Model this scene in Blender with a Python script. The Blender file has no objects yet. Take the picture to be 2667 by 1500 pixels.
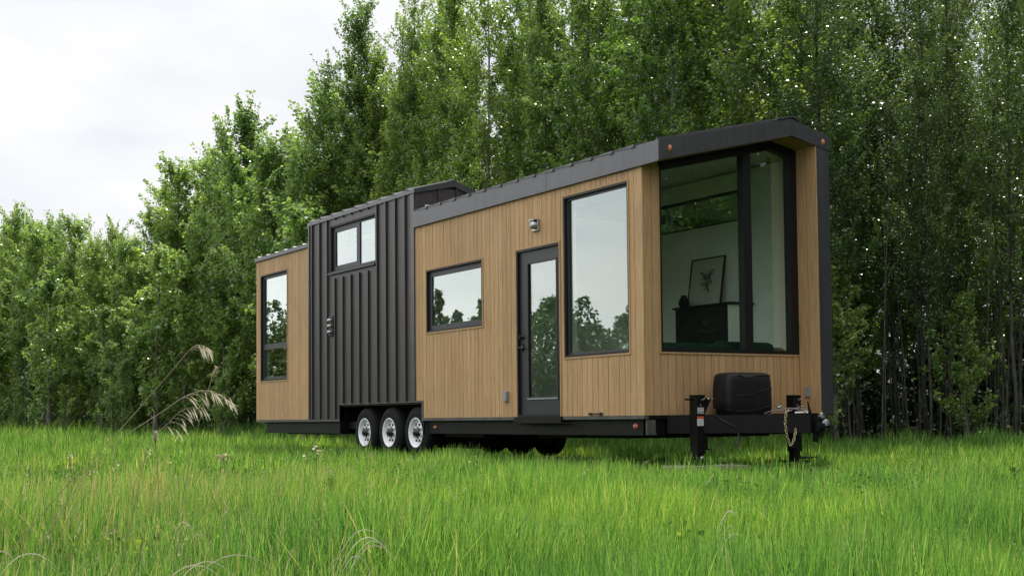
import bpy, math, random
import numpy as np
from mathutils import Vector, Matrix

random.seed(7)
scene = bpy.context.scene
COL = scene.collection
G = 0.60                        # height of the house floor line above the ground
R = math.radians

# ------------------------------------------------------------------ camera
cam_pos = Vector((-9.01102, -11.81972, -0.02749 + G))
yaw, pit, rol = 0.5528682, 0.0478221, -0.0094045
c_, s_ = math.cos(yaw), math.sin(yaw)
right = Vector((c_, -s_, 0)); fwd = Vector((s_, c_, 0)); down = Vector((0, 0, -1))
d2 = math.cos(pit) * down + math.sin(pit) * fwd
f2 = -math.sin(pit) * down + math.cos(pit) * fwd
r3 = math.cos(rol) * right - math.sin(rol) * d2
d3 = math.sin(rol) * right + math.cos(rol) * d2
FPX, CX, CY = 3488.32, 1333.5, 923.985
cd = bpy.data.cameras.new("camera"); cam = bpy.data.objects.new("camera", cd); COL.objects.link(cam)
m = Matrix((( r3.x, -d3.x, -f2.x, cam_pos.x), (r3.y, -d3.y, -f2.y, cam_pos.y), (r3.z, -d3.z, -f2.z, cam_pos.z), (0, 0, 0, 1)))
cam.matrix_world = m
cd.sensor_width = 36; cd.lens = 36 * FPX / 2667; cd.shift_y = (CY - 750) / 2667
cd.clip_start = 0.1; cd.clip_end = 3000
scene.camera = cam

def project(x, y, z):
    q = Vector((x, y, z)) - cam_pos
    k = q.dot(f2)
    return CX + FPX * q.dot(r3) / k, CY + FPX * q.dot(d3) / k, k

def cam_to_world(X, Z):
    X0, Z0 = X - 1.46168, Z - 14.7908
    return c_ * X0 + s_ * Z0, -s_ * X0 + c_ * Z0

# ------------------------------------------------------------------ object helpers
def tag(o, label=None, cat=None, group=None, kind=None):
    if label: o['label'] = label
    if cat: o['category'] = cat
    if group: o['group'] = group
    if kind: o['kind'] = kind
    return o

def empty(name, loc, label=None, cat=None, group=None):
    o = bpy.data.objects.new(name, None); o.location = loc; COL.objects.link(o)
    o.empty_display_size = 0.2
    return tag(o, label, cat, group)

class MB:
    def __init__(s): s.v = []; s.f = []; s.r = []; s.sm = []; s.mi = []
    def face(s, pts, r=0.0, smooth=False, mi=0):
        n = len(s.v); s.v += [tuple(p) for p in pts]; s.f.append(tuple(range(n, n + len(pts)))); s.r.append(r); s.sm.append(smooth); s.mi.append(mi)
    def hexa(s, P, r=0.0, mi=0):          # 8 points: bottom ring 0-3, top ring 4-7
        n = len(s.v); s.v += [tuple(p) for p in P]
        for q in ((0, 3, 2, 1), (4, 5, 6, 7), (0, 1, 5, 4), (1, 2, 6, 5), (2, 3, 7, 6), (3, 0, 4, 7)):
            s.f.append(tuple(n + i for i in q)); s.r.append(r); s.sm.append(False); s.mi.append(mi)
    def box(s, x0, x1, y0, y1, z0, z1, r=0.0, mi=0):
        x0, x1 = min(x0, x1), max(x0, x1); y0, y1 = min(y0, y1), max(y0, y1); z0, z1 = min(z0, z1), max(z0, z1)
        s.hexa([(x0, y0, z0), (x1, y0, z0), (x1, y1, z0), (x0, y1, z0), (x0, y0, z1), (x1, y0, z1), (x1, y1, z1), (x0, y1, z1)], r, mi)
    def prism(s, poly, fn0, fn1, r=0.0):   # poly extruded between two maps
        n = len(s.v); k = len(poly)
        s.v += [tuple(fn0(*p)) for p in poly] + [tuple(fn1(*p)) for p in poly]
        s.f.append(tuple(n + i for i in range(k))); s.f.append(tuple(n + k + i for i in reversed(range(k))))
        for i in range(k):
            j = (i + 1) % k; s.f.append((n + i, n + k + i, n + k + j, n + j))
        s.r += [r] * (k + 2); s.sm += [False] * (k + 2); s.mi += [0] * (k + 2)
    def tube(s, pts, rad, sides=8, caps=True, r=0.0):
        pts = [Vector(p) for p in pts]; n0 = len(s.v); m_ = len(pts)
        if not hasattr(rad, '__len__'): rad = [rad] * m_
        ref = None
        for i, p in enumerate(pts):
            t = (pts[min(i + 1, m_ - 1)] - pts[max(i - 1, 0)]).normalized()
            if ref is None:
                ref = t.cross(Vector((0, 0, 1)))
                if ref.length < 1e-3: ref = t.cross(Vector((1, 0, 0)))
                ref.normalize()
            ref = (ref - t * ref.dot(t)).normalized(); b = t.cross(ref)
            for k in range(sides):
                a = 2 * math.pi * k / sides
                s.v.append(tuple(p + (ref * math.cos(a) + b * math.sin(a)) * rad[i]))
        for i in range(m_ - 1):
            for k in range(sides):
                k2 = (k + 1) % sides; a = n0 + i * sides
                s.f.append((a + k, a + k2, a + sides + k2, a + sides + k)); s.r.append(r); s.sm.append(True); s.mi.append(0)
        if caps:
            s.f.append(tuple(n0 + k for k in reversed(range(sides)))); s.f.append(tuple(n0 + (m_ - 1) * sides + k for k in range(sides)))
            s.r += [r, r]; s.sm += [False, False]; s.mi += [0, 0]
    def lathe(s, prof, org, axis='x', seg=32, r=0.0, closed=False):   # prof: (along axis, radius)
        n0 = len(s.v); m_ = len(prof); ox, oy, oz = org
        for (a, rr) in prof:
            for k in range(seg):
                t = 2 * math.pi * k / seg; u, w = rr * math.cos(t), rr * math.sin(t)
                s.v.append((ox + a, oy + u, oz + w) if axis == 'x' else ((ox + u, oy + a, oz + w) if axis == 'y' else (ox + u, oy + w, oz + a)))
        for i in range(m_ if closed else m_ - 1):
            i2 = (i + 1) % m_
            for k in range(seg):
                k2 = (k + 1) % seg
                s.f.append((n0 + i * seg + k, n0 + i * seg + k2, n0 + i2 * seg + k2, n0 + i2 * seg + k)); s.r.append(r); s.sm.append(True); s.mi.append(0)
    def build(s, name, mat, parent=None, bevel=0.0, label=None, normals=True):
        off = Vector((0, 0, 0)); q = parent
        while q is not None: off += q.location; q = q.parent
        me = bpy.data.meshes.new(name)
        me.from_pydata([(v[0] - off.x, v[1] - off.y, v[2] - off.z) for v in s.v], [], s.f)
        at = me.attributes.new('rnd', 'FLOAT', 'FACE'); at.data.foreach_set('value', s.r)
        me.polygons.foreach_set('use_smooth', s.sm)
        me.polygons.foreach_set('material_index', s.mi)
        for mm in (mat if isinstance(mat, (list, tuple)) else [mat]): me.materials.append(mm)
        me.update()
        if normals:
            import bmesh
            bm = bmesh.new(); bm.from_mesh(me)
            bmesh.ops.recalc_face_normals(bm, faces=bm.faces); bm.to_mesh(me); bm.free()
        o = bpy.data.objects.new(name, me); COL.objects.link(o)
        if parent is not None: o.parent = parent
        if bevel:
            b = o.modifiers.new('bevel', 'BEVEL'); b.width = bevel; b.segments = 2; b.limit_method = 'ANGLE'
        if label: o['label'] = label
        return o

def npmesh(name, V, nper, mat, rnd, smooth=False):
    """V: (nfaces*nper,3) separate faces; rnd per face."""
    V = np.ascontiguousarray(V, dtype=np.float32).reshape(-1, 3); nv = len(V); nf = nv // nper
    me = bpy.data.meshes.new(name)
    me.vertices.add(nv); me.vertices.foreach_set('co', V.ravel())
    me.loops.add(nv); me.loops.foreach_set('vertex_index', np.arange(nv, dtype=np.int32))
    me.polygons.add(nf); me.polygons.foreach_set('loop_start', np.arange(0, nv, nper, dtype=np.int32))
    try: me.polygons.foreach_set('loop_total', np.full(nf, nper, dtype=np.int32))
    except Exception: pass
    at = me.attributes.new('rnd', 'FLOAT', 'FACE'); at.data.foreach_set('value', np.asarray(rnd, dtype=np.float32))
    me.materials.append(mat); me.update(calc_edges=True)
    return me

def link(name, me, parent=None, loc=None):
    o = bpy.data.objects.new(name, me); COL.objects.link(o)
    if parent is not None: o.parent = parent
    if loc is not None: o.location = loc
    return o

# ------------------------------------------------------------------ materials
class NT:
    def __init__(s, name):
        s.m = bpy.data.materials.new(name); s.m.use_nodes = True; s.t = s.m.node_tree; s.n = s.t.nodes
        s.n.clear(); s.out = s.n.new('ShaderNodeOutputMaterial')
    def new(s, typ, **kw):
        nd = s.n.new(typ)
        for k, v in kw.items():
            if k in nd.inputs: nd.inputs[k].default_value = v
            else: setattr(nd, k, v)
        return nd
    def l(s, a, b): s.t.links.new(a, b)
    def attr(s, name='rnd'): return s.new('ShaderNodeAttribute', attribute_name=name)
    def ramp(s, fac, stops):
        r = s.new('ShaderNodeValToRGB'); e = r.color_ramp.elements
        while len(e) < len(stops): e.new(0.5)
        for el, (p, c) in zip(e, stops): el.position = p; el.color = (*c, 1) if len(c) == 3 else c
        s.l(fac, r.inputs['Fac']); return r
    def noise(s, scale, detail=3, rough=0.55, vec=None):
        n = s.new('ShaderNodeTexNoise'); n.inputs['Scale'].default_value = scale; n.inputs['Detail'].default_value = detail
        n.inputs['Roughness'].default_value = rough
        if vec is not None: s.l(vec, n.inputs['Vector'])
        return n
    def mapping(s, scale=(1, 1, 1), src='Object'):
        t = s.new('ShaderNodeTexCoord'); mp = s.new('ShaderNodeMapping'); mp.inputs['Scale'].default_value = scale
        s.l(t.outputs[src], mp.inputs['Vector']); return mp.outputs['Vector']
    def mixc(s, fac, a, b, mode='MIX'):
        n = s.new('ShaderNodeMix', data_type='RGBA', blend_type=mode)
        for sock, val in ((n.inputs['Factor'], fac), (n.inputs[6], a), (n.inputs[7], b)):
            if hasattr(val, 'is_output'): s.l(val, sock)
            elif isinstance(val, (int, float)): sock.default_value = val
            else: sock.default_value = (*val, 1)
        return n.outputs[2]
    def math(s, op, a, b=None):
        n = s.new('ShaderNodeMath', operation=op)
        for i, val in enumerate((a, b)):
            if val is None: continue
            if hasattr(val, 'is_output'): s.l(val, n.inputs[i])
            else: n.inputs[i].default_value = val
        return n.outputs[0]
    def bump(s, h, strength=0.3, dist=0.01):
        b = s.new('ShaderNodeBump'); b.inputs['Strength'].default_value = strength; b.inputs['Distance'].default_value = dist
        s.l(h, b.inputs['Height']); return b.outputs['Normal']
    def principled(s, color, rough=0.5, metal=0.0, spec=0.5, normal=None):
        p = s.new('ShaderNodeBsdfPrincipled')
        if hasattr(color, 'is_output'): s.l(color, p.inputs['Base Color'])
        else: p.inputs['Base Color'].default_value = (*color, 1)
        if hasattr(rough, 'is_output'): s.l(rough, p.inputs['Roughness'])
        else: p.inputs['Roughness'].default_value = rough
        p.inputs['Metallic'].default_value = metal; p.inputs['Specular IOR Level'].default_value = spec
        if normal is not None: s.l(normal, p.inputs['Normal'])
        return p
    def done(s, sh): s.l(sh, s.out.inputs['Surface']); return s.m

def wood_mat(name, tone=1.0, hue=(1, 1, 1)):
    t = NT(name); v = t.mapping((22, 22, 1.3)); at = t.attr()
    vv = t.new('ShaderNodeVectorMath', operation='ADD'); sc = t.new('ShaderNodeVectorMath', operation='SCALE'); sc.inputs[3].default_value = 37
    t.l(at.outputs['Fac'], sc.inputs[0]); t.l(v, vv.inputs[0]); t.l(sc.outputs[0], vv.inputs[1])
    n = t.noise(2.2, 6, 0.62, vv.outputs[0]); n2 = t.noise(9, 4, 0.6, vv.outputs[0])
    v3 = t.mapping((1, 1, 0.6)); n3 = t.noise(1.4, 4, 0.6, v3)
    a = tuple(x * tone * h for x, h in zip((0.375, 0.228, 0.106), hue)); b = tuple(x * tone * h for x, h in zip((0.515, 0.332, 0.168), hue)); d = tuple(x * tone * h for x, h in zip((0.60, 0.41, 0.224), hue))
    r = t.ramp(n.outputs['Fac'], [(0.28, a), (0.5, b), (0.78, d)])
    br = t.ramp(at.outputs['Fac'], [(0, (0.89, 0.875, 0.86)), (1, (1.07, 1.06, 1.05))])
    col = t.mixc(1.0, r.outputs[0], br.outputs[0], 'MULTIPLY')
    g = t.ramp(n2.outputs['Fac'], [(0.35, (0.86, 0.84, 0.82)), (0.6, (1, 1, 1))])
    col = t.mixc(0.8, col, g.outputs[0], 'MULTIPLY')
    w = t.ramp(n3.outputs['Fac'], [(0.3, (0.90, 0.90, 0.90)), (0.7, (1.05, 1.04, 1.02))])
    col = t.mixc(1.0, col, w.outputs[0], 'MULTIPLY')
    return t.done(t.principled(col, 0.62, spec=0.3, normal=t.bump(n2.outputs['Fac'], 0.25, 0.004)).outputs[0])

def metal_mat(name, col, rough=0.42, spec=0.5, wav=0.25, metal=0.0, dirt=0.25):
    t = NT(name); v = t.mapping((1, 1, 1)); n = t.noise(2.3, 3, 0.5, v); n2 = t.noise(45, 3, 0.6, v)
    v2 = t.mapping((9, 9, 0.5)); n3 = t.noise(1.6, 5, 0.6, v2)
    f = t.ramp(n3.outputs['Fac'], [(0.3, tuple(c * (1 - dirt) for c in col)), (0.75, tuple(c * (1 + dirt) for c in col))])
    ro = t.math('ADD', t.math('MULTIPLY', n2.outputs['Fac'], 0.16), rough - 0.08)
    return t.done(t.principled(f.outputs[0], ro, metal, spec, normal=t.bump(n.outputs['Fac'], wav, 0.02)).outputs[0])

def plain(name, col, rough=0.5, metal=0.0, spec=0.5, nscale=30, amp=0.12, bump=0.0):
    t = NT(name); n = t.noise(nscale, 4, 0.6, t.mapping())
    f = t.ramp(n.outputs['Fac'], [(0.3, tuple(c * (1 - amp) for c in col)), (0.7, tuple(min(1, c * (1 + amp)) for c in col))])
    return t.done(t.principled(f.outputs[0], rough, metal, spec, normal=t.bump(n.outputs['Fac'], bump, 0.01) if bump else None).outputs[0])

def glass_mat(name, tint=(0.90, 0.96, 0.91), base=0.025, gain=0.92, power=1.8):
    t = NT(name)
    tr = t.new('ShaderNodeBsdfTransparent'); tr.inputs[0].default_value = (*tint, 1)
    gl = t.new('ShaderNodeBsdfGlossy'); gl.inputs['Color'].default_value = (0.93, 0.97, 0.95, 1); gl.inputs['Roughness'].default_value = 0.004
    n = t.noise(1.1, 2, 0.5, t.mapping()); t.l(t.bump(n.outputs['Fac'], 0.05, 0.02), gl.inputs['Normal'])
    lw = t.new('ShaderNodeLayerWeight'); lw.inputs['Blend'].default_value = 0.5
    f = t.math('ADD', t.math('MULTIPLY', t.math('POWER', lw.outputs['Facing'], power), gain), base)
    f = t.math('MINIMUM', f, 1.0)
    mx = t.new('ShaderNodeMixShader'); t.l(f, mx.inputs[0]); t.l(tr.outputs[0], mx.inputs[1]); t.l(gl.outputs[0], mx.inputs[2])
    return t.done(mx.outputs[0])

def leafy(name, stops, trans, tfac=0.42, rough=0.38, spec=0.5, objvar=0.35, clump=0.35):
    t = NT(name); at = t.attr(); oi = t.new('ShaderNodeObjectInfo')
    r = t.ramp(at.outputs['Fac'], stops)
    n = t.noise(clump, 3, 0.6, t.mapping((1, 1, 1)))
    nr = t.ramp(n.outputs['Fac'], [(0.3, (0.72, 0.80, 0.8)), (0.7, (1.2, 1.12, 1.0))])
    col = t.mixc(1.0, r.outputs[0], nr.outputs[0], 'MULTIPLY')
    ov = t.ramp(oi.outputs['Random'], [(0, (1 - objvar, 1 - objvar * 0.7, 1 - objvar * 0.5)), (0.55, (1, 1, 1)), (1, (1 + objvar * 0.8, 1 + objvar * 0.45, 1))])
    col = t.mixc(1.0, col, ov.outputs[0], 'MULTIPLY')
    p = t.principled(col, rough, spec=spec)
    tl = t.new('ShaderNodeBsdfTranslucent'); tc = t.mixc(1.0, col, trans, 'MULTIPLY'); t.l(tc, tl.inputs[0])
    mx = t.new('ShaderNodeMixShader'); mx.inputs[0].default_value = tfac
    t.l(p.outputs[0], mx.inputs[1]); t.l(tl.outputs[0], mx.inputs[2])
    return t.done(mx.outputs[0])

M = {}
M['wood'] = wood_mat('cedar_cladding')
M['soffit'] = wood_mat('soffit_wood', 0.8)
M['metal'] = metal_mat('charcoal_standing_seam', (0.050, 0.043, 0.040), 0.44, 0.6, 0.2)
M['fascia'] = metal_mat('charcoal_fascia', (0.040, 0.042, 0.047), 0.36, 0.8, 0.45)
M['roof'] = metal_mat('roof_metal', (0.075, 0.078, 0.08), 0.38, 0.6, 0.2)
M['frame'] = plain('black_window_frame', (0.009, 0.009, 0.010), 0.42, spec=0.35)
M['sash'] = plain('grey_black_sash', (0.045, 0.046, 0.048), 0.45, spec=0.45)
M['doorp'] = plain('charcoal_door_paint', (0.028, 0.029, 0.031), 0.4, spec=0.45, nscale=8)
M['steel'] = plain('black_chassis_steel', (0.0045, 0.0045, 0.004), 0.5, spec=0.22, nscale=12, amp=0.4, bump=0.15)
M['trim'] = plain('grey_deck_trim', (0.075, 0.075, 0.07), 0.45, nscale=6, amp=0.4)
M['rubber'] = plain('tyre_rubber', (0.008, 0.008, 0.009), 0.8, spec=0.2, amp=0.3)
M['rim'] = plain('white_wheel_rim', (0.84, 0.85, 0.88), 0.35, spec=0.5, nscale=14, amp=0.08)
M['hub'] = plain('black_hub', (0.012, 0.012, 0.012), 0.4)
M['chrome'] = plain('bright_steel', (0.42, 0.42, 0.42), 0.3, metal=1.0)
M['socket'] = plain('worn_dark_steel', (0.16, 0.16, 0.17), 0.32, metal=1.0)
M['gold'] = plain('zinc_yellow_chain', (0.50, 0.43, 0.24), 0.4, metal=0.6)
M['black_pl'] = plain('black_plastic_cover', (0.008, 0.008, 0.009), 0.5, spec=0.3, nscale=60, amp=0.15, bump=0.05)
M['cable'] = plain('black_cable', (0.02, 0.02, 0.022), 0.5)
M['greycab'] = plain('mauve_grey_cable', (0.22, 0.18, 0.18), 0.5)
M['whitepl'] = plain('white_plastic', (0.70, 0.69, 0.66), 0.4, amp=0.05)
M['outlet'] = plain('grey_outlet_cover', (0.26, 0.26, 0.27), 0.5, amp=0.08)
M['nickel'] = plain('brushed_nickel', (0.42, 0.45, 0.46), 0.35, metal=0.85, amp=0.05)
M['white'] = plain('white_interior_paint', (0.88, 0.88, 0.85), 0.7, spec=0.2, nscale=3, amp=0.03)
M['floorw'] = plain('interior_floor', (0.36, 0.28, 0.20), 0.5, nscale=8, amp=0.3)
M['dark'] = plain('matte_black', (0.012, 0.012, 0.012), 0.6, spec=0.3)
M['amber'] = plain('amber_lens', (0.50, 0.16, 0.07), 0.3, spec=0.6, amp=0.1)
M['redlens'] = plain('red_lens', (0.46, 0.11, 0.06), 0.3, spec=0.6, amp=0.15)
M['glass'] = glass_mat('side_glass')
M['sofa'] = plain('dark_green_velvet', (0.018, 0.045, 0.030), 0.85, spec=0.2, nscale=20, amp=0.25, bump=0.2)
M['throw'] = plain('pale_throw_fabric', (0.55, 0.58, 0.52), 0.9, spec=0.1, nscale=25, amp=0.12, bump=0.5)
M['paper'] = plain('print_paper', (0.62, 0.60, 0.54), 0.8, spec=0.2, nscale=6, amp=0.04)
M['ink'] = plain('ink', (0.17, 0.16, 0.145), 0.8)
M['pad'] = plain('weathered_board', (0.30, 0.26, 0.22), 0.85, spec=0.15, nscale=12, amp=0.25, bump=0.4)
M['stk_grey'] = plain('grey_sticker', (0.20, 0.20, 0.21), 0.4, amp=0.03)
M['stk_white'] = plain('white_sticker', (0.68, 0.70, 0.72), 0.4, amp=0.03)
M['stk_red'] = plain('orange_red_sticker', (0.62, 0.10, 0.04), 0.4, amp=0.03)
M['stk_text'] = plain('sticker_text_grey', (0.35, 0.36, 0.38), 0.4, amp=0.03)

# bark
t = NT('poplar_bark'); n = t.noise(6, 5, 0.65, t.mapping((3, 3, 0.8)))
r = t.ramp(n.outputs['Fac'], [(0.3, (0.06, 0.055, 0.042)), (0.55, (0.17, 0.165, 0.135)), (0.8, (0.30, 0.29, 0.25))])
M['bark'] = t.done(t.principled(r.outputs[0], 0.85, spec=0.15, normal=t.bump(n.outputs['Fac'], 0.6, 0.02)).outputs[0])
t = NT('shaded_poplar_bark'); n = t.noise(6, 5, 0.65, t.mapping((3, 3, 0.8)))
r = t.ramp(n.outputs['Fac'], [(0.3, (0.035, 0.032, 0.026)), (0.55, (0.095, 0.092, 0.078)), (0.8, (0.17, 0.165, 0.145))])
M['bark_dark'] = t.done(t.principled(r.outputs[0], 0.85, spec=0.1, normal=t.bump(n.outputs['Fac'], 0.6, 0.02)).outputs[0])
M['leaf'] = leafy('poplar_leaves', [(0.0, (0.040, 0.090, 0.028)), (0.4, (0.090, 0.175, 0.048)), (0.8, (0.178, 0.282, 0.084)), (1.0, (0.36, 0.45, 0.20))], (2.3, 2.1, 1.0), 0.42, rough=0.30, spec=0.9, objvar=0.25)
M['leaf_lit'] = leafy('lit_poplar_leaves', [(0.0, (0.056, 0.120, 0.036)), (0.4, (0.125, 0.220, 0.064)), (0.8, (0.235, 0.345, 0.120)), (1.0, (0.42, 0.51, 0.26))], (2.1, 1.95, 1.1), 0.48, rough=0.30, spec=0.9, objvar=0.25)  # lighter copy of the leaves: bright light on the left trees put into the colour
M['leaf_shaded'] = leafy('shaded_poplar_leaves', [(0.0, (0.026, 0.060, 0.020)), (0.4, (0.055, 0.115, 0.034)), (0.8, (0.108, 0.188, 0.056)), (1.0, (0.23, 0.30, 0.13))], (2.2, 2.0, 1.0), 0.34, rough=0.32, spec=0.8, objvar=0.25)  # darker copy of the leaves: shade of the right-hand woods put into the colour
M['brush'] = leafy('brush_leaves', [(0.0, (0.03, 0.045, 0.016)), (0.5, (0.045, 0.095, 0.028)), (0.85, (0.09, 0.17, 0.05)), (1.0, (0.12, 0.10, 0.06))], (1.6, 1.6, 0.9), 0.3, rough=0.6, spec=0.3)
M['conifer'] = leafy('far_woods_leaves', [(0.0, (0.012, 0.035, 0.012)), (0.6, (0.03, 0.075, 0.02)), (1.0, (0.07, 0.13, 0.03))], (1.4, 1.5, 0.9), 0.2, objvar=0)
M['far_leaf'] = leafy('far_field_leaves', [(0.0, (0.030, 0.070, 0.024)), (0.6, (0.060, 0.135, 0.040)), (1.0, (0.13, 0.22, 0.07))], (1.6, 1.6, 0.9), 0.25, objvar=0)
M['conifer_dark'] = leafy('dark_woods_leaves', [(0.0, (0.006, 0.016, 0.006)), (0.6, (0.014, 0.034, 0.012)), (1.0, (0.03, 0.06, 0.02))], (1.2, 1.3, 0.9), 0.05, rough=0.8, spec=0.1, objvar=0)
M['dry'] = leafy('dry_straw', [(0.0, (0.30, 0.25, 0.15)), (0.6, (0.52, 0.46, 0.35)), (1.0, (0.78, 0.74, 0.66))], (1.15, 1.1, 1.0), 0.5, rough=0.6, objvar=0.05, clump=3)
M['weed'] = leafy('weed_leaves', [(0.0, (0.03, 0.085, 0.022)), (0.6, (0.07, 0.15, 0.035)), (1.0, (0.22, 0.29, 0.06))], (1.8, 1.8, 0.8), 0.35, rough=0.75, spec=0.12, objvar=0.1)
M['stem'] = plain('brown_stem', (0.10, 0.075, 0.05), 0.8, spec=0.2, amp=0.3)

# grass: colour follows a per-blade value and broad patches of ground
t = NT('meadow_grass'); at = t.attr()
geo = t.new('ShaderNodeNewGeometry')
n1 = t.noise(0.45, 4, 0.6, geo.outputs['Position']); n2 = t.noise(2.2, 3, 0.6, geo.outputs['Position'])
r = t.ramp(at.outputs['Fac'], [(0.0, (0.026, 0.082, 0.018)), (0.30, (0.074, 0.185, 0.032)), (0.68, (0.152, 0.315, 0.055)), (0.93, (0.28, 0.46, 0.12)), (0.97, (0.34, 0.28, 0.13)), (1.0, (0.50, 0.44, 0.28))])
p1 = t.ramp(n1.outputs['Fac'], [(0.34, (0.66, 0.78, 0.85)), (0.50, (1.0, 1.0, 1.0)), (0.66, (1.28, 1.14, 1.05))])
p2 = t.ramp(n2.outputs['Fac'], [(0.30, (0.72, 0.80, 0.82)), (0.7, (1.20, 1.13, 1.05))])
col = t.mixc(1.0, t.mixc(1.0, r.outputs[0], p1.outputs[0], 'MULTIPLY'), p2.outputs[0], 'MULTIPLY')
p = t.principled(col, 0.48, spec=0.35)
tl = t.new('ShaderNodeBsdfTranslucent'); t.l(t.mixc(1.0, col, (1.9, 1.7, 1.0), 'MULTIPLY'), tl.inputs[0])
mx = t.new('ShaderNodeMixShader'); mx.inputs[0].default_value = 0.42
t.l(p.outputs[0], mx.inputs[1]); t.l(tl.outputs[0], mx.inputs[2]); M['grass'] = t.done(mx.outputs[0])

t = NT('meadow_soil'); geo = t.new('ShaderNodeNewGeometry')
n1 = t.noise(1.5, 6, 0.65, geo.outputs['Position']); n2 = t.noise(25, 5, 0.7, geo.outputs['Position'])
r = t.ramp(n1.outputs['Fac'], [(0.3, (0.014, 0.022, 0.007)), (0.6, (0.028, 0.045, 0.011)), (0.8, (0.055, 0.048, 0.026))])
r2 = t.ramp(n2.outputs['Fac'], [(0.3, (0.6, 0.6, 0.6)), (0.7, (1.2, 1.2, 1.1))])
M['soil'] = t.done(t.principled(t.mixc(1.0, r.outputs[0], r2.outputs[0], 'MULTIPLY'), 0.9, spec=0.1, normal=t.bump(n2.outputs['Fac'], 0.8, 0.05)).outputs[0])

# ------------------------------------------------------------------ ground
TREELINE = [(24.0, -13.0), (18.51, -5.3), (11.0, 2.7), (6.3, 8.0), (5.5, 14.2), (4.66, 25.57), (1.53, 35.73), (-0.88, 48.97), (-6.29, 68.76), (-12.0, 86.0)]
def np_ground(x, y):
    """low relief of the meadow; level around the house, a soft rise far to the left"""
    x = np.asarray(x, float); y = np.asarray(y, float)
    d = np.clip((y - 16) / 30, 0, 1); rise = 0.30 * d * d * (3 - 2 * d)
    bumps = 0.035 * np.sin(x * 0.7 + 1.3) * np.sin(y * 0.55) + 0.02 * np.sin(x * 1.9 + y * 1.3)
    r = np.clip((np.hypot(x + 1.0, y - 4) - 4) / 6, 0, 1)
    return rise + bumps * r - 0.02

def ground_h(x, y): return float(np_ground(x, y))

xs = np.concatenate([[-900, -400, -180, -100, -70], np.arange(-50, 40.1, 1.25), [60, 100, 200, 450, 900]])
ys = np.concatenate([[-900, -400, -150, -60, -30], np.arange(-16, 90.1, 1.25), [110, 160, 300, 500, 900]])
X, Y = np.meshgrid(xs, ys); Z = np_ground(X, Y)
V = np.stack([X, Y, Z], -1).reshape(-1, 3); nx, ny = len(xs), len(ys)
F = [(j * nx + i, j * nx + i + 1, (j + 1) * nx + i + 1, (j + 1) * nx + i) for j in range(ny - 1) for i in range(nx - 1)]
me = bpy.data.meshes.new('ground'); me.from_pydata(V.tolist(), [], F); me.polygons.foreach_set('use_smooth', [True] * len(F)); me.materials.append(M['soil'])
tag(link('ground', me), 'dark soil and thatch under the green meadow grass', 'ground', kind='structure')

# ------------------------------------------------------------------ the house
H = empty('tiny_house', (1.25, 5.5, 0.0), 'long wood and charcoal metal tiny house on a three axle trailer', 'tiny house')
Gz = G
def z_(z): return z + Gz

side = lambda s, z, d: (d, s, z + Gz)                    # long wall, outward = -x, depth d inwards
front = lambda s, z, d: (s, d, z + Gz)                   # end wall, outward = -y
wing = lambda s, z, d: (2.324 + d, s, z + Gz)            # inner face of the wing wall

def clad(mb, mp, s0, s1, zlo, zhi, openings, pitch=None, gap=0.007, d0=0.0, d1=0.02, start=None, rng=random):
    """vertical boards (or one sheet when pitch is None) between s0 and s1 with openings (a, b, za, zb)"""
    ed = [s0]
    if pitch:
        k = start if start is not None else s0
        while k > s0: k -= pitch
        k += pitch
        while k < s1 - 1e-4: ed.append(k); k += pitch
    ed.append(s1)
    for a, b in zip(ed[:-1], ed[1:]):
        r = rng.random(); j = rng.uniform(-0.0012, 0.0012) if pitch else 0
        aa, bb = (a + gap / 2, b - gap / 2) if pitch else (a, b)
        cuts = sorted({aa, bb} | {q for o in openings for q in o[:2] if aa < q < bb})
        for u, w in zip(cuts[:-1], cuts[1:]):
            mid = (u + w) / 2
            hs = sorted([(o[2], o[3]) for o in openings if o[0] <= mid <= o[1]])
            lo = [zlo(u), zlo(w)]
            spans = []
            for (za, zb) in hs:
                if za > min(lo) + 1e-4: spans.append((lo[0], lo[1], za, za))
                lo = [zb, zb]
            if min(zhi(u), zhi(w)) > max(lo) + 1e-4: spans.append((lo[0], lo[1], zhi(u), zhi(w)))
            for (l0, l1, h0, h1) in spans:
                mb.hexa([mp(u, l0, d0 + j), mp(w, l1, d0 + j), mp(w, l1, d1), mp(u, l0, d1), mp(u, h0, d0 + j), mp(w, h1, d0 + j), mp(w, h1, d1), mp(u, h0, d1)], r)

# openings on the long wall: (y near, y far, z low, z high)
W4 = (0.262, 1.565, 0.705, 2.645); W3 = (3.515, 5.097, 1.215, 2.105); DR = (1.667, 2.652, 0.0, 2.112)
W2 = (6.743, 8.433, 2.394, 3.162); W1 = (10.318, 11.591, 0.705, 2.651)
WELL = (5.25, 8.10, -1.0, 0.24)
YE, YM1, YM2 = 11.82, 5.45, 9.31
FB, FT = 2.780, 3.004

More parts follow.
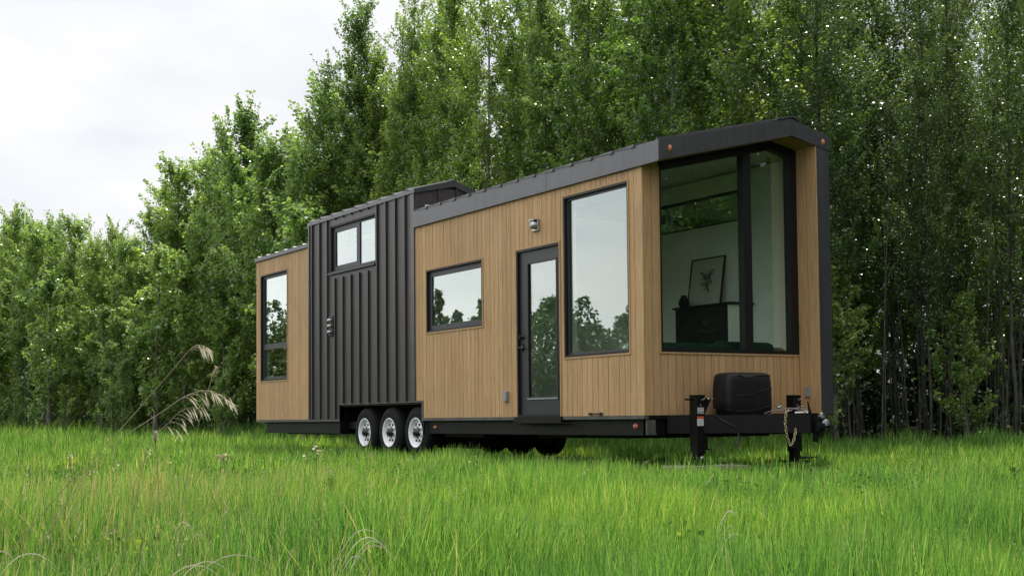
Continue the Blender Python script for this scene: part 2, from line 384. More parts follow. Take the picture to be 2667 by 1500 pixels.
b = MB(); clad(b, side, 0.0, YM1, lambda s: 0.0, lambda s: 2.86, [W4, W3, DR, WELL], 0.1056, start=0.15)
b.box(-0.0015, 0.02, -0.0015, 0.05, z_(0), z_(2.86), 0.6)
wall = b.build('side_wall', M['wood'], H, label='honey coloured vertical boards of the long front section')
b = MB(); clad(b, side, 0.0, YM1, lambda s: 0.0, lambda s: 2.86, [W4, W3, DR, WELL], None, d0=0.020, d1=0.07); b.build('wall_backing', M['wood'], wall)
b = MB(); clad(b, side, YM2, YE - 0.12, lambda s: 0.0, lambda s: 2.95, [W1], 0.1056); b.box(0, 0.02, YE - 0.115, YE, z_(0), z_(2.95), 0.9)
rear = b.build('rear_side_wall', M['wood'], H, label='pale vertical boards of the low rear section')
b = MB(); clad(b, side, YM2, YE, lambda s: 0.0, lambda s: 2.95, [W1], None, d0=0.02, d1=0.07)
b.box(0.07, 2.55, YE - 0.05, YE, z_(0), z_(2.95)); b.build('wall_backing', M['wood'], rear)

# end wall under the corner window
def soff(x): return FB + (3.244 - FB) * x / 1.931 if x <= 1.931 else 3.244 - (x - 1.931) * 0.205
FW = (0.232, 2.324, 0.705, 3.4)
b = MB(); clad(b, front, 0.02, 2.324, lambda s: 0.0, lambda s: soff(s) + 0.03, [FW], 0.105, start=0.124)
fw = b.build('end_wall', M['wood'], H, label='brown shaded boards under the big corner window')
b = MB(); clad(b, front, 0.02, 2.40, lambda s: 0.0, lambda s: soff(s) + 0.03, [FW], None, d0=0.02, d1=0.09); b.build('wall_backing', M['wood'], fw)
NY = -0.336
b = MB(); clad(b, wing, NY, 0.0, lambda s: 0.0, lambda s: 3.17, [], 0.168, d0=0.0, d1=0.02); ww = b.build('wing_wall', M['wood'], H, label='projecting side wall with wood inner face')
b = MB(); b.box(2.340, 2.53, NY - 0.004, NY + 0.012, z_(-0.005), z_(3.16)); b.box(2.512, 2.532, NY + 0.012, YM1, z_(-0.005), z_(2.41))
b.box(2.512, 2.532, NY + 0.012, 0.95, z_(2.41), z_(3.12)); b.box(2.512, 2.532, 3.1, YM1, z_(2.41), z_(3.12)); b.box(2.512, 2.532, 0.95, 3.1, z_(2.92), z_(3.12))
b.box(2.344, 2.512, NY + 0.012, 0.0, z_(0.0), z_(3.14))
b.build('metal_cladding', M['fascia'], ww)

# standing seam section
b = MB(); XS = -0.012
clad(b, side, YM1, YM2 - 0.03, lambda s: 0.0, lambda s: 3.30, [W2, WELL], None, d0=XS, d1=0.07)
loft = b.build('loft_wall', M['metal'], H, label='charcoal standing seam metal wall with tall vertical ribs')
b = MB()
for s in (9.158, 8.840, 8.530, 8.225, 7.915, 7.605, 7.292, 6.975, 6.655, 6.345, 6.030, 5.715):
    segs = [(0.0, 3.285)]
    if W2[0] - 0.05 < s < W2[1] + 0.05: segs = [(0.0, W2[2] - 0.10), (W2[3] + 0.09, 3.285)]
    for (lo, hi) in segs:
        if s < WELL[1]: lo = max(lo, 0.245)
        if hi > lo: b.box(XS - 0.030, XS, s - 0.010, s + 0.010, z_(lo), z_(hi)); b.box(XS - 0.031, XS - 0.022, s - 0.019, s + 0.001, z_(lo), z_(hi))
b.build('seam_ribs', M['metal'], loft)
b = MB(); b.box(-0.03, 0.02, YM2 - 0.03, YM2 + 0.012, z_(0), z_(3.28)); b.build('corner_trim', M['fascia'], loft)
b = MB(); b.box(-0.02, 0.0, YM1 - 0.004, YM1 + 0.10, z_(0.25), z_(3.28)); b.build('corner_trim', M['fascia'], loft)
# gable of the loft above the main roof and loft roof
def lrz(x): return 3.28 + 0.215 * x if x <= 0.638 else 3.417 - (x - 0.638) * 0.355
b = MB(); n = 8
for a, c in zip(np.linspace(0, 2.0, n + 1)[:-1], np.linspace(0, 2.0, n + 1)[1:]):
    b.hexa([(a, YM1 - 0.01, z_(2.6)), (c, YM1 - 0.01, z_(2.6)), (c, YM1 + 0.05, z_(2.6)), (a, YM1 + 0.05, z_(2.6)), (a, YM1 - 0.01, z_(lrz(a))), (c, YM1 - 0.01, z_(lrz(c))), (c, YM1 + 0.05, z_(lrz(c))), (a, YM1 + 0.05, z_(lrz(a)))])
for x in (0.39, 0.695, 1.0): b.box(x - 0.012, x + 0.012, YM1 - 0.035, YM1 - 0.01, z_(2.8), z_(lrz(x)))
b.build('loft_gable', M['metal'], loft)
def roof_slab(name, xs_b, zs_b, th, y0, y1, parent=None, mat=None):
    b = MB()
    poly = [(x, z) for x, z in zip(xs_b, zs_b)] + [(x, z + t_) for x, z, t_ in reversed(list(zip(xs_b, zs_b, th)))]
    b.prism(poly, lambda x, z: (x, y0, z + Gz), lambda x, z: (x, y1, z + Gz))
    return b.build(name, mat or M['fascia'], parent or H)
loft_roof = roof_slab('loft_roof', [-0.035, 0.638, 2.4], [lrz(0) - 0.005, lrz(0.638), lrz(2.4)], [0.062, 0.095, 0.09], YM1 - 0.05, YM2 + 0.03)
b = MB()
for k in range(9):
    y = YM1 + 0.12 + k * 0.45
    b.hexa([(-0.045, y, z_(3.335)), (-0.045, y + 0.09, z_(3.335)), (0.6, y + 0.09, z_(3.50)), (0.6, y, z_(3.50)), (-0.045, y + 0.02, z_(3.362)), (-0.045, y + 0.05, z_(3.362)), (0.6, y + 0.05, z_(3.53)), (0.6, y + 0.02, z_(3.53))])
b.tube([(0.638, YM1 - 0.06, z_(3.515)), (0.638, YM2 + 0.03, z_(3.515))], 0.022, 6)
b.build('roof_ribs', M['roof'], loft_roof)
b = MB(); b.tube([(0.9, 8.15, z_(3.3)), (0.9, 8.15, z_(3.66))], 0.03, 10); b.tube([(0.9, 8.15, z_(3.64)), (0.9, 8.15, z_(3.69))], 0.045, 10); b.build('vent_pipe', M['frame'], loft_roof)

# main roof with overhang over the corner window
xb = [-0.022, 1.931, 2.535]; zb = [FB - 0.004, 3.244, 3.125]
main_roof = roof_slab('main_roof', xb, [z + 0.03 for z in zb], [0.19, 0.175, 0.145], NY + 0.02, YM1 - 0.012, mat=M['roof'])
b = MB()   # side fascia, slightly buckled sheet, in three lengths
for (ya, yb, o) in ((NY + 0.001, 1.9, 0.0), (1.902, 3.8, 0.002), (3.802, YM1 - 0.006, 0.001)):
    b.hexa([(-0.030 - o, ya, z_(FB)), (-0.030 - o, yb, z_(FB)), (-0.0225, yb, z_(FB)), (-0.0225, ya, z_(FB)), (-0.026 - o, ya, z_(FT)), (-0.026 - o, yb, z_(FT)), (-0.0225, yb, z_(FT)), (-0.0225, ya, z_(FT))])
b.box(-0.034, 0.0, NY, YM1 - 0.006, z_(FB - 0.012), z_(FB))
b.build('side_fascia', M['fascia'], main_roof)
b = MB()   # gable fascia
ypf = NY - 0.012
for (xa, za, ha, xc, zc, hc) in ((-0.032, FB - 0.004, 0.222, 1.930, 3.244, 0.206), (1.932, 3.244, 0.206, 2.540, 3.125, 0.168)):
    b.hexa([(xa, ypf, z_(za)), (xc, ypf, z_(zc)), (xc, NY + 0.02, z_(zc)), (xa, NY + 0.02, z_(za)), (xa, ypf, z_(za + ha)), (xc, ypf, z_(zc + hc)), (xc, NY + 0.02, z_(zc + hc)), (xa, NY + 0.02, z_(za + ha))])
b.build('gable_fascia', M['fascia'], main_roof)
b = MB()   # upstand flaps of the roof sheets, seen on the eave
k = 0; y = NY + 0.43
while y < YM1 - 0.1:
    b.hexa([(-0.036, y, z_(FT - 0.012)), (-0.036, y + 0.38, z_(FT + 0.004)), (0.3, y + 0.38, z_(FT + 0.075)), (0.3, y, z_(FT + 0.075)), (-0.036, y, z_(FT + 0.022)), (-0.036, y + 0.38, z_(FT + 0.010)), (0.3, y + 0.38, z_(FT + 0.085)), (0.3, y, z_(FT + 0.10))])
    b.box(-0.044, -0.03, y - 0.005, y + 0.07, z_(FT - 0.016), z_(FT + 0.008)); y += 0.41
y = NY + 0.05
while y < YM1 - 0.1:
    b.hexa([(0.0, y, z_(FT)), (0.0, y + 0.02, z_(FT)), (1.9, y + 0.02, z_(3.44)), (1.9, y, z_(3.44)), (0.0, y, z_(FT + 0.03)), (0.0, y + 0.02, z_(FT + 0.03)), (1.9, y + 0.02, z_(3.475)), (1.9, y, z_(3.475))]); y += 0.41
b.hexa([(1.70, NY - 0.03, z_(3.405)), (1.94, NY - 0.03, z_(3.462)), (1.94, YM1 - 0.1, z_(3.462)), (1.70, YM1 - 0.1, z_(3.405)), (1.70, NY - 0.03, z_(3.413)), (1.94, NY - 0.03, z_(3.478)), (1.94, YM1 - 0.1, z_(3.478)), (1.70, YM1 - 0.1, z_(3.413))])
b.hexa([(1.941, NY - 0.03, z_(3.462)), (2.06, NY - 0.03, z_(3.425)), (2.06, YM1 - 0.1, z_(3.425)), (1.941, YM1 - 0.1, z_(3.462)), (1.941, NY - 0.03, z_(3.478)), (2.06, NY - 0.03, z_(3.433)), (2.06, YM1 - 0.1, z_(3.433)), (1.941, YM1 - 0.1, z_(3.478))])
b.build('roof_ribs', M['roof'], main_roof)
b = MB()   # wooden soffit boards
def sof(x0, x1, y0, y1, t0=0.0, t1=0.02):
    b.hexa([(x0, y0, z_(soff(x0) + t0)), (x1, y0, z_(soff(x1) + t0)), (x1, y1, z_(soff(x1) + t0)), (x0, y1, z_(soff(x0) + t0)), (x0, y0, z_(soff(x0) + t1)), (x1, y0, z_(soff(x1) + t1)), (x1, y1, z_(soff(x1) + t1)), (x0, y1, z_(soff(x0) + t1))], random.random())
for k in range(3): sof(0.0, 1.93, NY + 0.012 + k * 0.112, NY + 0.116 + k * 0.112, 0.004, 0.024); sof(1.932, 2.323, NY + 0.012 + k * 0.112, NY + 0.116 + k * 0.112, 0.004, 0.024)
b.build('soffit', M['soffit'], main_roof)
# rear roof
rear_roof = roof_slab('rear_roof', [-0.03, 1.3, 2.58], [2.930, 3.07, 2.93], [0.065, 0.09, 0.06], YM2 + 0.013, YE + 0.03)
b = MB()
for k in range(6):
    y = YM2 + 0.2 + k * 0.42; b.hexa([(-0.04, y, z_(2.99)), (-0.04, y + 0.08, z_(2.99)), (1.2, y + 0.08, z_(3.14)), (1.2, y, z_(3.14)), (-0.04, y + 0.02, z_(3.01)), (-0.04, y + 0.04, z_(3.01)), (1.2, y + 0.04, z_(3.17)), (1.2, y + 0.02, z_(3.17))])
b.build('roof_ribs', M['roof'], rear_roof)

# windows of the long wall
def ring(b, a, c, zl, zh, w, d0, d1, mp=side, wb=None):
    wb = w if wb is None else wb
    def bx(s0, s1, za, zb_):
        b.hexa([mp(s0, za, d0), mp(s1, za, d0), mp(s1, za, d1), mp(s0, za, d1), mp(s0, zb_, d0), mp(s1, zb_, d0), mp(s1, zb_, d1), mp(s0, zb_, d1)])
    bx(a, a + w, zl, zh); bx(c - w, c, zl, zh); bx(a + w, c - w, zl, zl + wb); bx(a + w, c - w, zh - w, zh)
def window(name, o, panes, sash_w=0.045, outer=0.022, extra=None, cas=M['wood']):
    a, c, zl, zh = o
    b = MB(); ring(b, a, c, zl, zh, outer, -0.004, 0.075)
    f = b.build(name, M['frame'], H)
    b = MB()
    for (pa, pc, pl, ph, w) in panes: ring(b, pa, pc, pl, ph, w, 0.035, 0.072)
    if extra: extra(b)
    b.build('sash', M['sash'], f)
    for (pa, pc, pl, ph, w) in panes:
        b = MB(); g = 0.002; b.box(0.050, 0.056, pa + w - g, pc - w + g, z_(pl + w - g), z_(ph - w + g)); b.build('pane', M['glass'], f)
    if cas is not None:
        b = MB(); ring(b, a - 0.022, c + 0.022, zl - 0.022, zh + 0.022, 0.0215, -0.010, 0.012); b.build('casing', cas, f)
    b = MB(); ring(b, a + 0.003, c - 0.003, zl + 0.003, zh - 0.003, 0.025, 0.076, 0.16); b.build('window_reveal', M['white'], f)
    return f
i = 0.022
window('window', W4, [(W4[0] + i, W4[1] - i, W4[2] + i, W4[3] - i, 0.028)])
window('window', W3, [(W3[0] + i, W3[1] - i, W3[2] + i, W3[3] - i, 0.075)])
ym = 7.43
window('window', W2, [(W2[0] + i, ym, W2[2] + i, W2[3] - i, 0.03), (ym, W2[1] - i, W2[2] + i, W2[3] - i, 0.085)], cas=M['frame'],
       extra=lambda b: b.box(-0.05, 0.0, W2[0] - 0.03, W2[1] + 0.03, z_(W2[2] - 0.035), z_(W2[2] - 0.005)))
zt = 1.33
window('window', W1, [(W1[0] + i, W1[1] - i, zt + 0.0, W1[3] - i, 0.05), (W1[0] + i, W1[1] - i, W1[2] + i, zt, 0.05)])

# door
b = MB(); ring(b, DR[0], DR[1], 0.0, DR[3], 0.024, -0.004, 0.08); fr = b.build('door', M['frame'], H, label='charcoal glazed entrance door with tall glass panel')
a, c = DR[0] + 0.024, DR[1] - 0.024
b = MB(); zl, zh = 0.226, 1.945; ga, gc = 1.767, 2.445
b.box(0.03, 0.07, a, ga, z_(0.025), z_(2.088)); b.box(0.03, 0.07, gc, c, z_(0.025), z_(2.088)); b.box(0.03, 0.07, ga, gc, z_(0.025), z_(zl)); b.box(0.03, 0.07, ga, gc, z_(zh), z_(2.088))
leafo = b.build('door_leaf', M['doorp'], fr)
b = MB(); ring(b, ga - 0.002, gc + 0.002, zl, zh, 0.02, 0.022, 0.034); b.build('glazing_bead', M['doorp'], fr)
b = MB(); b.box(0.048, 0.054, ga, gc, z_(zl), z_(zh)); b.build('pane', M['glass'], fr)
b = MB(); b.box(0.014, 0.0215, ga - 0.004, gc + 0.004, z_(zl - 0.012), z_(zl + 0.006)); b.build('drip_rail', M['nickel'], fr)
b = MB(); b.box(0.018, 0.03, 2.545, 2.60, z_(0.83), z_(0.93)); b.tube([(0.03, 2.572, z_(0.87)), (-0.028, 2.572, z_(0.87)), (-0.032, 2.50, z_(0.868)), (-0.03, 2.43, z_(0.862))], 0.010, 8); b.lathe([(0.0, 0.001), (-0.012, 0.001), (-0.012, 0.03), (0.006, 0.033)], (0.025, 2.572, z_(0.87)), 'x', 16)
b.build('handle', M['frame'], fr)
b = MB(); b.lathe([(-0.022, 0.001), (-0.022, 0.026), (0.008, 0.032)], (0.022, 2.572, z_(1.01)), 'x', 16); b.box(-0.02, 0.0, 2.565, 2.579, z_(0.985), z_(1.035)); b.build('deadbolt', M['frame'], fr)
for z in (1.82, 1.05, 0.28):
    b = MB(); b.tube([(0.012, DR[0] + 0.020, z_(z - 0.05)), (0.012, DR[0] + 0.020, z_(z + 0.05))], 0.008, 8); b.build('hinge', M['nickel'], fr)
b = MB(); ring(b, DR[0] - 0.022, DR[1] + 0.022, -0.3, DR[3] + 0.022, 0.0215, -0.010, 0.012)
b = MB(); b.box(-0.010, 0.012, DR[0] - 0.022, DR[0] - 0.0005, z_(0.0), z_(DR[3] + 0.022)); b.box(-0.010, 0.012, DR[1] + 0.0005, DR[1] + 0.022, z_(0.0), z_(DR[3] + 0.022)); b.box(-0.010, 0.012, DR[0], DR[1], z_(DR[3] + 0.001), z_(DR[3] + 0.022)); b.build('casing', M['wood'], fr)
b = MB(); b.box(-0.035, 0.03, DR[0] - 0.05, DR[1] + 0.04, z_(-0.075), z_(-0.002)); b.box(-0.045, -0.03, DR[0] - 0.3, DR[1] - 0.2, z_(-0.082), z_(-0.076)); b.build('threshold', M['steel'], fr)

# corner window in the end wall
b = MB(); y0, y1 = 0.02, 0.10
def sec(x0, x1, lo0, lo1, hi0, hi1, ya=y0, yb=y1):
    b.hexa([(x0, ya, z_(lo0)), (x1, ya, z_(lo1)), (x1, yb, z_(lo1)), (x0, yb, z_(lo0)), (x0, ya, z_(hi0)), (x1, ya, z_(hi1)), (x1, yb, z_(hi1)), (x0, yb, z_(hi0))])
xl, xr, zs = 0.234, 2.322, 0.707
e = 0.002
sec(xl, xl + 0.03, zs, zs, soff(xl) - e, soff(xl + 0.03) - e, -0.004)
sec(xr - 0.115, xr, zs, zs, soff(xr - 0.115) - e, soff(xr) - e, 0.0)
sec(xl + 0.03, xr - 0.115, zs, zs, zs + 0.045, zs + 0.045, -0.004)
sec(1.478, 1.602, zs + 0.045, zs + 0.045, soff(1.478) - 0.10, soff(1.602) - 0.10, 0.0)
for x0, x1 in ((xl + 0.03, 1.931), (1.931, xr - 0.115)):
    sec(x0, x1, soff(x0) - 0.10, soff(x1) - 0.10, soff(x0) - e, soff(x1) - e, 0.0)
cw = b.build('corner_window', M['frame'], H)
for (x0, x1) in ((xl + 0.03, 1.478), (1.602, xr - 0.115)):
    b = MB(); xm = [x0, x1] if not (x0 < 1.931 < x1) else [x0, 1.931, x1]
    poly = [(x0, zs + 0.045), (x1, zs + 0.045)] + [(x, soff(x) - 0.10) for x in reversed(xm)]
    b.prism(poly, lambda x, z: (x, 0.050, z + Gz), lambda x, z: (x, 0.056, z + Gz)); b.build('pane', M['glass'], cw)
b = MB()
for (x0, x1, lo, hi) in ((xl - 0.02, xl - 0.0005, zs - 0.02, 2.79), ): b.box(x0, x1, -0.010, 0.012, z_(lo), z_(hi))
b.box(xl, xr - 0.001, -0.010, 0.012, z_(zs - 0.022), z_(zs - 0.001)); b.build('casing', M['wood'], cw)

# interior shell
b = MB(); clad(b, side, 0.10, YM1, lambda s: 0.0, lambda s: 2.80, [W4, W3, DR, (5.16, 8.1, -1, .26)], None, d0=0.10, d1=0.12)
clad(b, lambda s, z, d: (2.40 + d, s, z + Gz), 0.02, YM1, lambda s: 0.0, lambda s: 3.10, [(1.0, 3.05, 2.476, 2.872)], None, d0=0, d1=0.02)
b.box(0.12, 2.40, YM1 - 0.12, YM1 - 0.10, z_(0.27), z_(3.1))
def cl(x0, x1): b.hexa([(x0, 0.10, z_(soff(x0))), (x1, 0.10, z_(soff(x1))), (x1, YM1 - 0.1, z_(soff(x1))), (x0, YM1 - 0.1, z_(soff(x0))), (x0, 0.10, z_(soff(x0) + 0.015)), (x1, 0.10, z_(soff(x1) + 0.015)), (x1, YM1 - 0.1, z_(soff(x1) + 0.015)), (x0, YM1 - 0.1, z_(soff(x0) + 0.015))])
cl(0.07, 1.931); cl(1.931, 2.51)
inner = b.build('interior_wall', M['white'], H)
b = MB(); b.box(0.12, 2.40, 0.10, 5.15, z_(0.02), z_(0.05)); b.build('interior_floor', M['floorw'], H)
b = MB(); b.box(0.15, 2.38, 2.6, 2.72, z_(2.62), z_(2.74)); b.build('tie_beam', M['frame'], inner)
b = MB(); ring(b, 1.0, 3.05, 2.476, 2.872, 0.02, -0.004, 0.10, mp=lambda s, z, d: (2.40 + d, s, z + Gz)); cf = b.build('clerestory_window', M['frame'], H)
b = MB(); b.box(2.45, 2.455, 1.02, 3.03, z_(2.496), z_(2.852)); b.build('pane', M['glass'], cf)
# inner lining of the loft and rear room, dark void behind their windows
b = MB(); b.box(0.10, 0.115, YM1, 6.7, z_(0.27), z_(3.2)); b.box(2.38, 2.41, YM1, YE - 0.06, z_(0.27), z_(2.9)); b.box(0.3, 2.38, 8.9, 8.95, z_(1.9), z_(3.0)); b.box(0.12, 2.38, YM2, YM2 + 0.04, z_(0), z_(2.9)); b.box(0.12, 2.4, YM1 + 0.02, YE - 0.06, z_(0.25), z_(0.27)); b.build('rear_interior', M['white'], H)
b = MB(); b.box(2.42, 2.53, YM1, YE, z_(-0.0), z_(2.93)); b.box(2.0, 2.42, YM1 + 0.05, YM2, z_(2.6), z_(2.95)); b.build('far_side_wall', M['metal'], H)

# wall fittings
b = MB(); b.box(-0.03, 0.0, 2.095, 2.24, z_(2.31), z_(2.455)); wl = b.build('wall_light', M['nickel'], H, bevel=0.004, label='square nickel fitting above the door')
b = MB(); b.lathe([(-0.075, 0.001), (-0.075, 0.052), (-0.03, 0.055)], (0.0, 2.165, z_(2.385)), 'x', 20); b.box(-0.085, -0.03, 2.10, 2.235, z_(2.44), z_(2.452)); b.build('light_head', M['nickel'], wl)
b = MB(); b.box(-0.045, 0.0, 2.872, 2.962, z_(0.20), z_(0.33)); o1 = b.build('outlet_cover', M['outlet'], H, bevel=0.005)
b = MB(); b.box(2.300, 2.324, -0.178, -0.094, z_(0.20), z_(0.325)); b.build('outlet_cover', M['outlet'], H, bevel=0.005)
b = MB(); b.box(XS - 0.03, XS, 8.28, 8.46, z_(1.36), z_(1.68)); o2 = b.build('outlet_cover', M['frame'], H, bevel=0.004, label='black double inlet box on the metal wall')
for z in (1.61, 1.52, 1.42):
    b = MB(); b.lathe([(-0.05, 0.001), (-0.05, 0.026), (0, 0.03)], (XS - 0.03, 8.37, z_(z)), 'x', 14); b.build('inlet_cap', M['nickel'], o2)
b = MB(); b.tube([(-0.02, 1.03, z_(0.022)), (-0.035, 0.93, z_(0.026)), (-0.02, 0.82, z_(0.022))], 0.008, 6); b.tube([(0, 1.03, z_(0.022)), (-0.03, 1.03, z_(0.022))], 0.016, 8); b.tube([(0, 0.82, z_(0.022)), (-0.03, 0.82, z_(0.022))], 0.018, 8); b.build('door_stay', M['frame'], H)

# chassis
b = MB(); b.box(-0.012, 0.05, 0.0, WELL[0] - 0.04, z_(-0.040), z_(-0.002)); b.box(-0.012, 0.05, WELL[1], YE, z_(-0.040), z_(-0.002)); b.box(-0.0125, 0.05, WELL[0] + 0.0, WELL[1] - 0.001, z_(0.225), z_(0.252)); b.box(-0.0125, 0.05, WELL[0] - 0.038, WELL[0], z_(-0.04), z_(0.252)); b.build('deck_trim', M['trim'], H)
b = MB(); b.box(0.05, 2.45, -0.002, 0.05, z_(-0.04), z_(-0.003)); b.build('deck_edge', M['steel'], H)
b = MB()
b.box(0.05, 0.11, 0.10, WELL[0] - 0.05, z_(-0.222), z_(-0.041)); b.box(0.05, 0.11, WELL[1] + 0.02, 11.45, z_(-0.235), z_(-0.041))
b.box(0.34, 0.44, 0.1, 11.4, z_(-0.235), z_(-0.001)); b.box(2.06, 2.16, 0.1, 11.4, z_(-0.235), z_(-0.001)); b.box(2.40, 2.46, 0.05, WELL[0], z_(-0.222), z_(-0.041)); b.box(2.40, 2.46, WELL[1], 11.4, z_(-0.222), z_(-0.041))
b.box(0.36, 2.4, 0.02, 0.12, z_(-0.215), z_(-0.041)); b.box(0.14, 2.4, 0.16, 11.3, z_(-0.16), z_(-0.045)); b.box(0.115, 0.36, 0.04, 0.12, z_(-0.212), z_(-0.041))
b.box(0.0, 2.42, WELL[1] + 0.0, WELL[1] + 0.018, z_(-0.24), z_(0.235)); b.box(0.012, 2.4, WELL[0] - 0.02, WELL[1], z_(0.20), z_(0.224)); b.box(0.46, 0.48, WELL[0] - 0.02, WELL[1], z_(-0.2), z_(0.20)); b.box(2.0, 2.02, WELL[0] - 0.02, WELL[1], z_(-0.2), z_(0.20)); b.box(0.0, 0.1, WELL[0] - 0.035, WELL[0] - 0.02, z_(-0.24), z_(0.22))
chassis = b.build('chassis', M['steel'], H)
b = MB(); rng = random.Random(3)
for (ya, yb) in ((0.5, 1.4), (1.6, 2.5), (2.7, 3.6), (3.8, 4.9), (8.3, 9.4), (9.6, 11.0)): 
    b = MB(); b.box(0.16 + rng.random() * 0.1, 2.3, ya, yb, z_(-0.235 - rng.random() * 0.05), z_(-0.16)); b.build('belly_pan', M['black_pl'], chassis, bevel=0.02)
b = MB(); b.box(0.62, 2.0, 4.9, 8.2, z_(-0.45), z_(-0.2)); b.build('holding_tank', M['black_pl'], chassis, bevel=0.05)
b = MB(); b.box(0.03, 0.15, 0.005, 0.03, z_(-0.215), z_(-0.05)); b.box(0.03, 0.15, -0.012, 0.005, z_(-0.218), z_(-0.205)); b.build('end_plate', M['trim'], chassis)
for yk in (7.22, 6.36, 5.50): b = MB(); b.tube([(0.2, yk, z_(-0.24)), (2.3, yk, z_(-0.24))], 0.04, 8); b.build('axle', M['steel'], chassis)
for yk in (7.22, 6.36, 5.50):
    for x in (0.39, 2.11): b = MB(); b.hexa([(x - .04, yk - .35, z_(-.2)), (x + .04, yk - .35, z_(-.2)), (x + .04, yk + .35, z_(-.2)), (x - .04, yk + .35, z_(-.2)), (x - .04, yk - .36, z_(-.16)), (x + .04, yk - .36, z_(-.16)), (x + .04, yk + .36, z_(-.16)), (x - .04, yk + .36, z_(-.16))]); b.build('leaf_spring', M['steel'], chassis)

# wheels
def wheel(y, x0, sgn):
    b = MB(); r0 = 0.385; w = 0.235
    prof = [(0.0, 0.215), (0.0, 0.235), (-0.006, 0.27), (0.004, 0.335), (0.03, 0.372), (0.05, 0.381), (w / 2, 0.385), (w - .05, 0.381), (w - .03, 0.372), (w, 0.33), (w, 0.235), (w, 0.215)]
    zc = -0.212
    b.lathe([(sgn * a, r) for a, r in prof], (x0, y, z_(zc)), 'x', 48)
    for a in (0.085, 0.118, 0.15): b.lathe([(sgn * (a - .004), 0.383), (sgn * (a - .004), 0.389), (sgn * (a + .004), 0.389), (sgn * (a + .004), 0.383)], (x0, y, z_(zc)), 'x', 48)
    ty = b.build('wheel', M['rubber'], H)
    b = MB()
    prof = [(0.01, 0.222), (-0.004, 0.218), (-0.004, 0.208), (0.012, 0.200), (0.018, 0.190), (0.060, 0.182), (0.078, 0.160), (0.052, 0.140), (0.038, 0.110), (0.040, 0.078)]
    b.lathe([(sgn * a, r) for a, r in prof], (x0, y, z_(zc)), 'x', 40)
    nmi = len(b.mi)
    for k in range(8):
        t_ = 2 * math.pi * (k + .5) / 8; cy, cz = y + .124 * math.cos(t_), z_(zc) + .124 * math.sin(t_)
        b.lathe([(sgn * 0.031, 0.001), (sgn * 0.0305, 0.017), (sgn * 0.055, 0.018)], (x0, cy, cz), 'x', 10)
    b.mi[nmi:] = [1] * (len(b.mi) - nmi); nmi = len(b.mi)
    for k in range(8):
        t_ = 2 * math.pi * k / 8; cy, cz = y + .088 * math.cos(t_), z_(zc) + .088 * math.sin(t_); b.lathe([(sgn * 0.015, 0.001), (sgn * 0.015, 0.010), (sgn * 0.045, 0.012)], (x0, cy, cz), 'x', 6)
    b.mi[nmi:] = [2] * (len(b.mi) - nmi)
    b.build('rim', [M['rim'], M['dark'], M['chrome']], ty)
    b = MB(); b.lathe([(-sgn * 0.030, 0.001), (-sgn * 0.030, 0.036), (-sgn * 0.022, 0.042), (sgn * 0.01, 0.044), (sgn * 0.012, 0.060), (sgn * 0.045, 0.076)], (x0, y, z_(zc)), 'x', 20)
    b.build('hub', M['hub'], ty)
for yk in (7.225, 6.365, 5.505): wheel(yk, 0.02, 1); wheel(yk, 2.46, -1)

# tongue, jacks, cover, chain
b = MB()
def beam(p, q, w, z0, z1):
    p, q = Vector(p), Vector(q); d = (q - p).normalized(); nrm = Vector((-d.y, d.x)) * w / 2
    P = [p - nrm, q - nrm, q + nrm, p + nrm]
    b.hexa([(v.x, v.y, z_(z0)) for v in P] + [(v.x, v.y, z_(z1)) for v in P])
beam((0.34, 0.02), (1.19, -1.33), 0.075, -0.203, -0.006); beam((2.16, 0.02), (1.31, -1.33), 0.075, -0.203, -0.008)
b.box(1.16, 1.34, -1.36, -1.20, z_(-0.206), z_(-0.003)); b.box(0.45, 2.05, -0.29, -0.22, z_(-0.20), z_(-0.012))
b.box(0.80, 1.70, -0.46, -0.12, z_(-0.0055), z_(0.004))
b.hexa([(0.98, -0.95, z_(-0.0025)), (1.52, -0.95, z_(-0.0025)), (1.33, -1.3, z_(-0.0025)), (1.17, -1.3, z_(-0.0025)), (0.98, -0.95, z_(0.006)), (1.52, -0.95, z_(0.006)), (1.33, -1.3, z_(0.006)), (1.17, -1.3, z_(0.006))])
tongue = b.build('tongue', M['steel'], H)
b = MB(); b.box(1.21, 1.29, -1.44, -1.36, z_(-0.19), z_(-0.03)); b.box(1.195, 1.305, -1.52, -1.42, z_(-0.15), z_(-0.10)); b.box(1.215, 1.285, -1.38, -1.36, z_(-.26), z_(-.18)); b.tube([(1.25, -1.34, z_(-0.30)), (1.25, -1.34, z_(-0.20))], 0.03, 8)
co = b.build('coupler', M['steel'], H, bevel=0.006)
b = MB(); b.lathe([(0.0, 0.001), (0.0, 0.030), (-0.03, 0.045), (-0.065, 0.050)], (1.25, -1.49, z_(-0.062)), 'z', 20); b.build('ball_socket', M['socket'], co)
b = MB(); b.box(1.235, 1.265, -1.47, -1.40, z_(-0.05), z_(-0.012)); b.tube([(1.25, -1.42, z_(-0.03)), (1.25, -1.44, z_(0.01))], 0.014, 8); b.build('coupler_latch', M['nickel'], co)
for (xa, ya, z0) in ((1.15, -1.19, -.055), (1.17, -1.24, -.055), (1.16, -1.215, -.085)):
    b = MB(); b.box(xa - 0.02, xa + 0.002, ya, ya + 0.036, z_(z0), z_(z0 + 0.010)); b.build('bolt_head', M['chrome'], tongue)

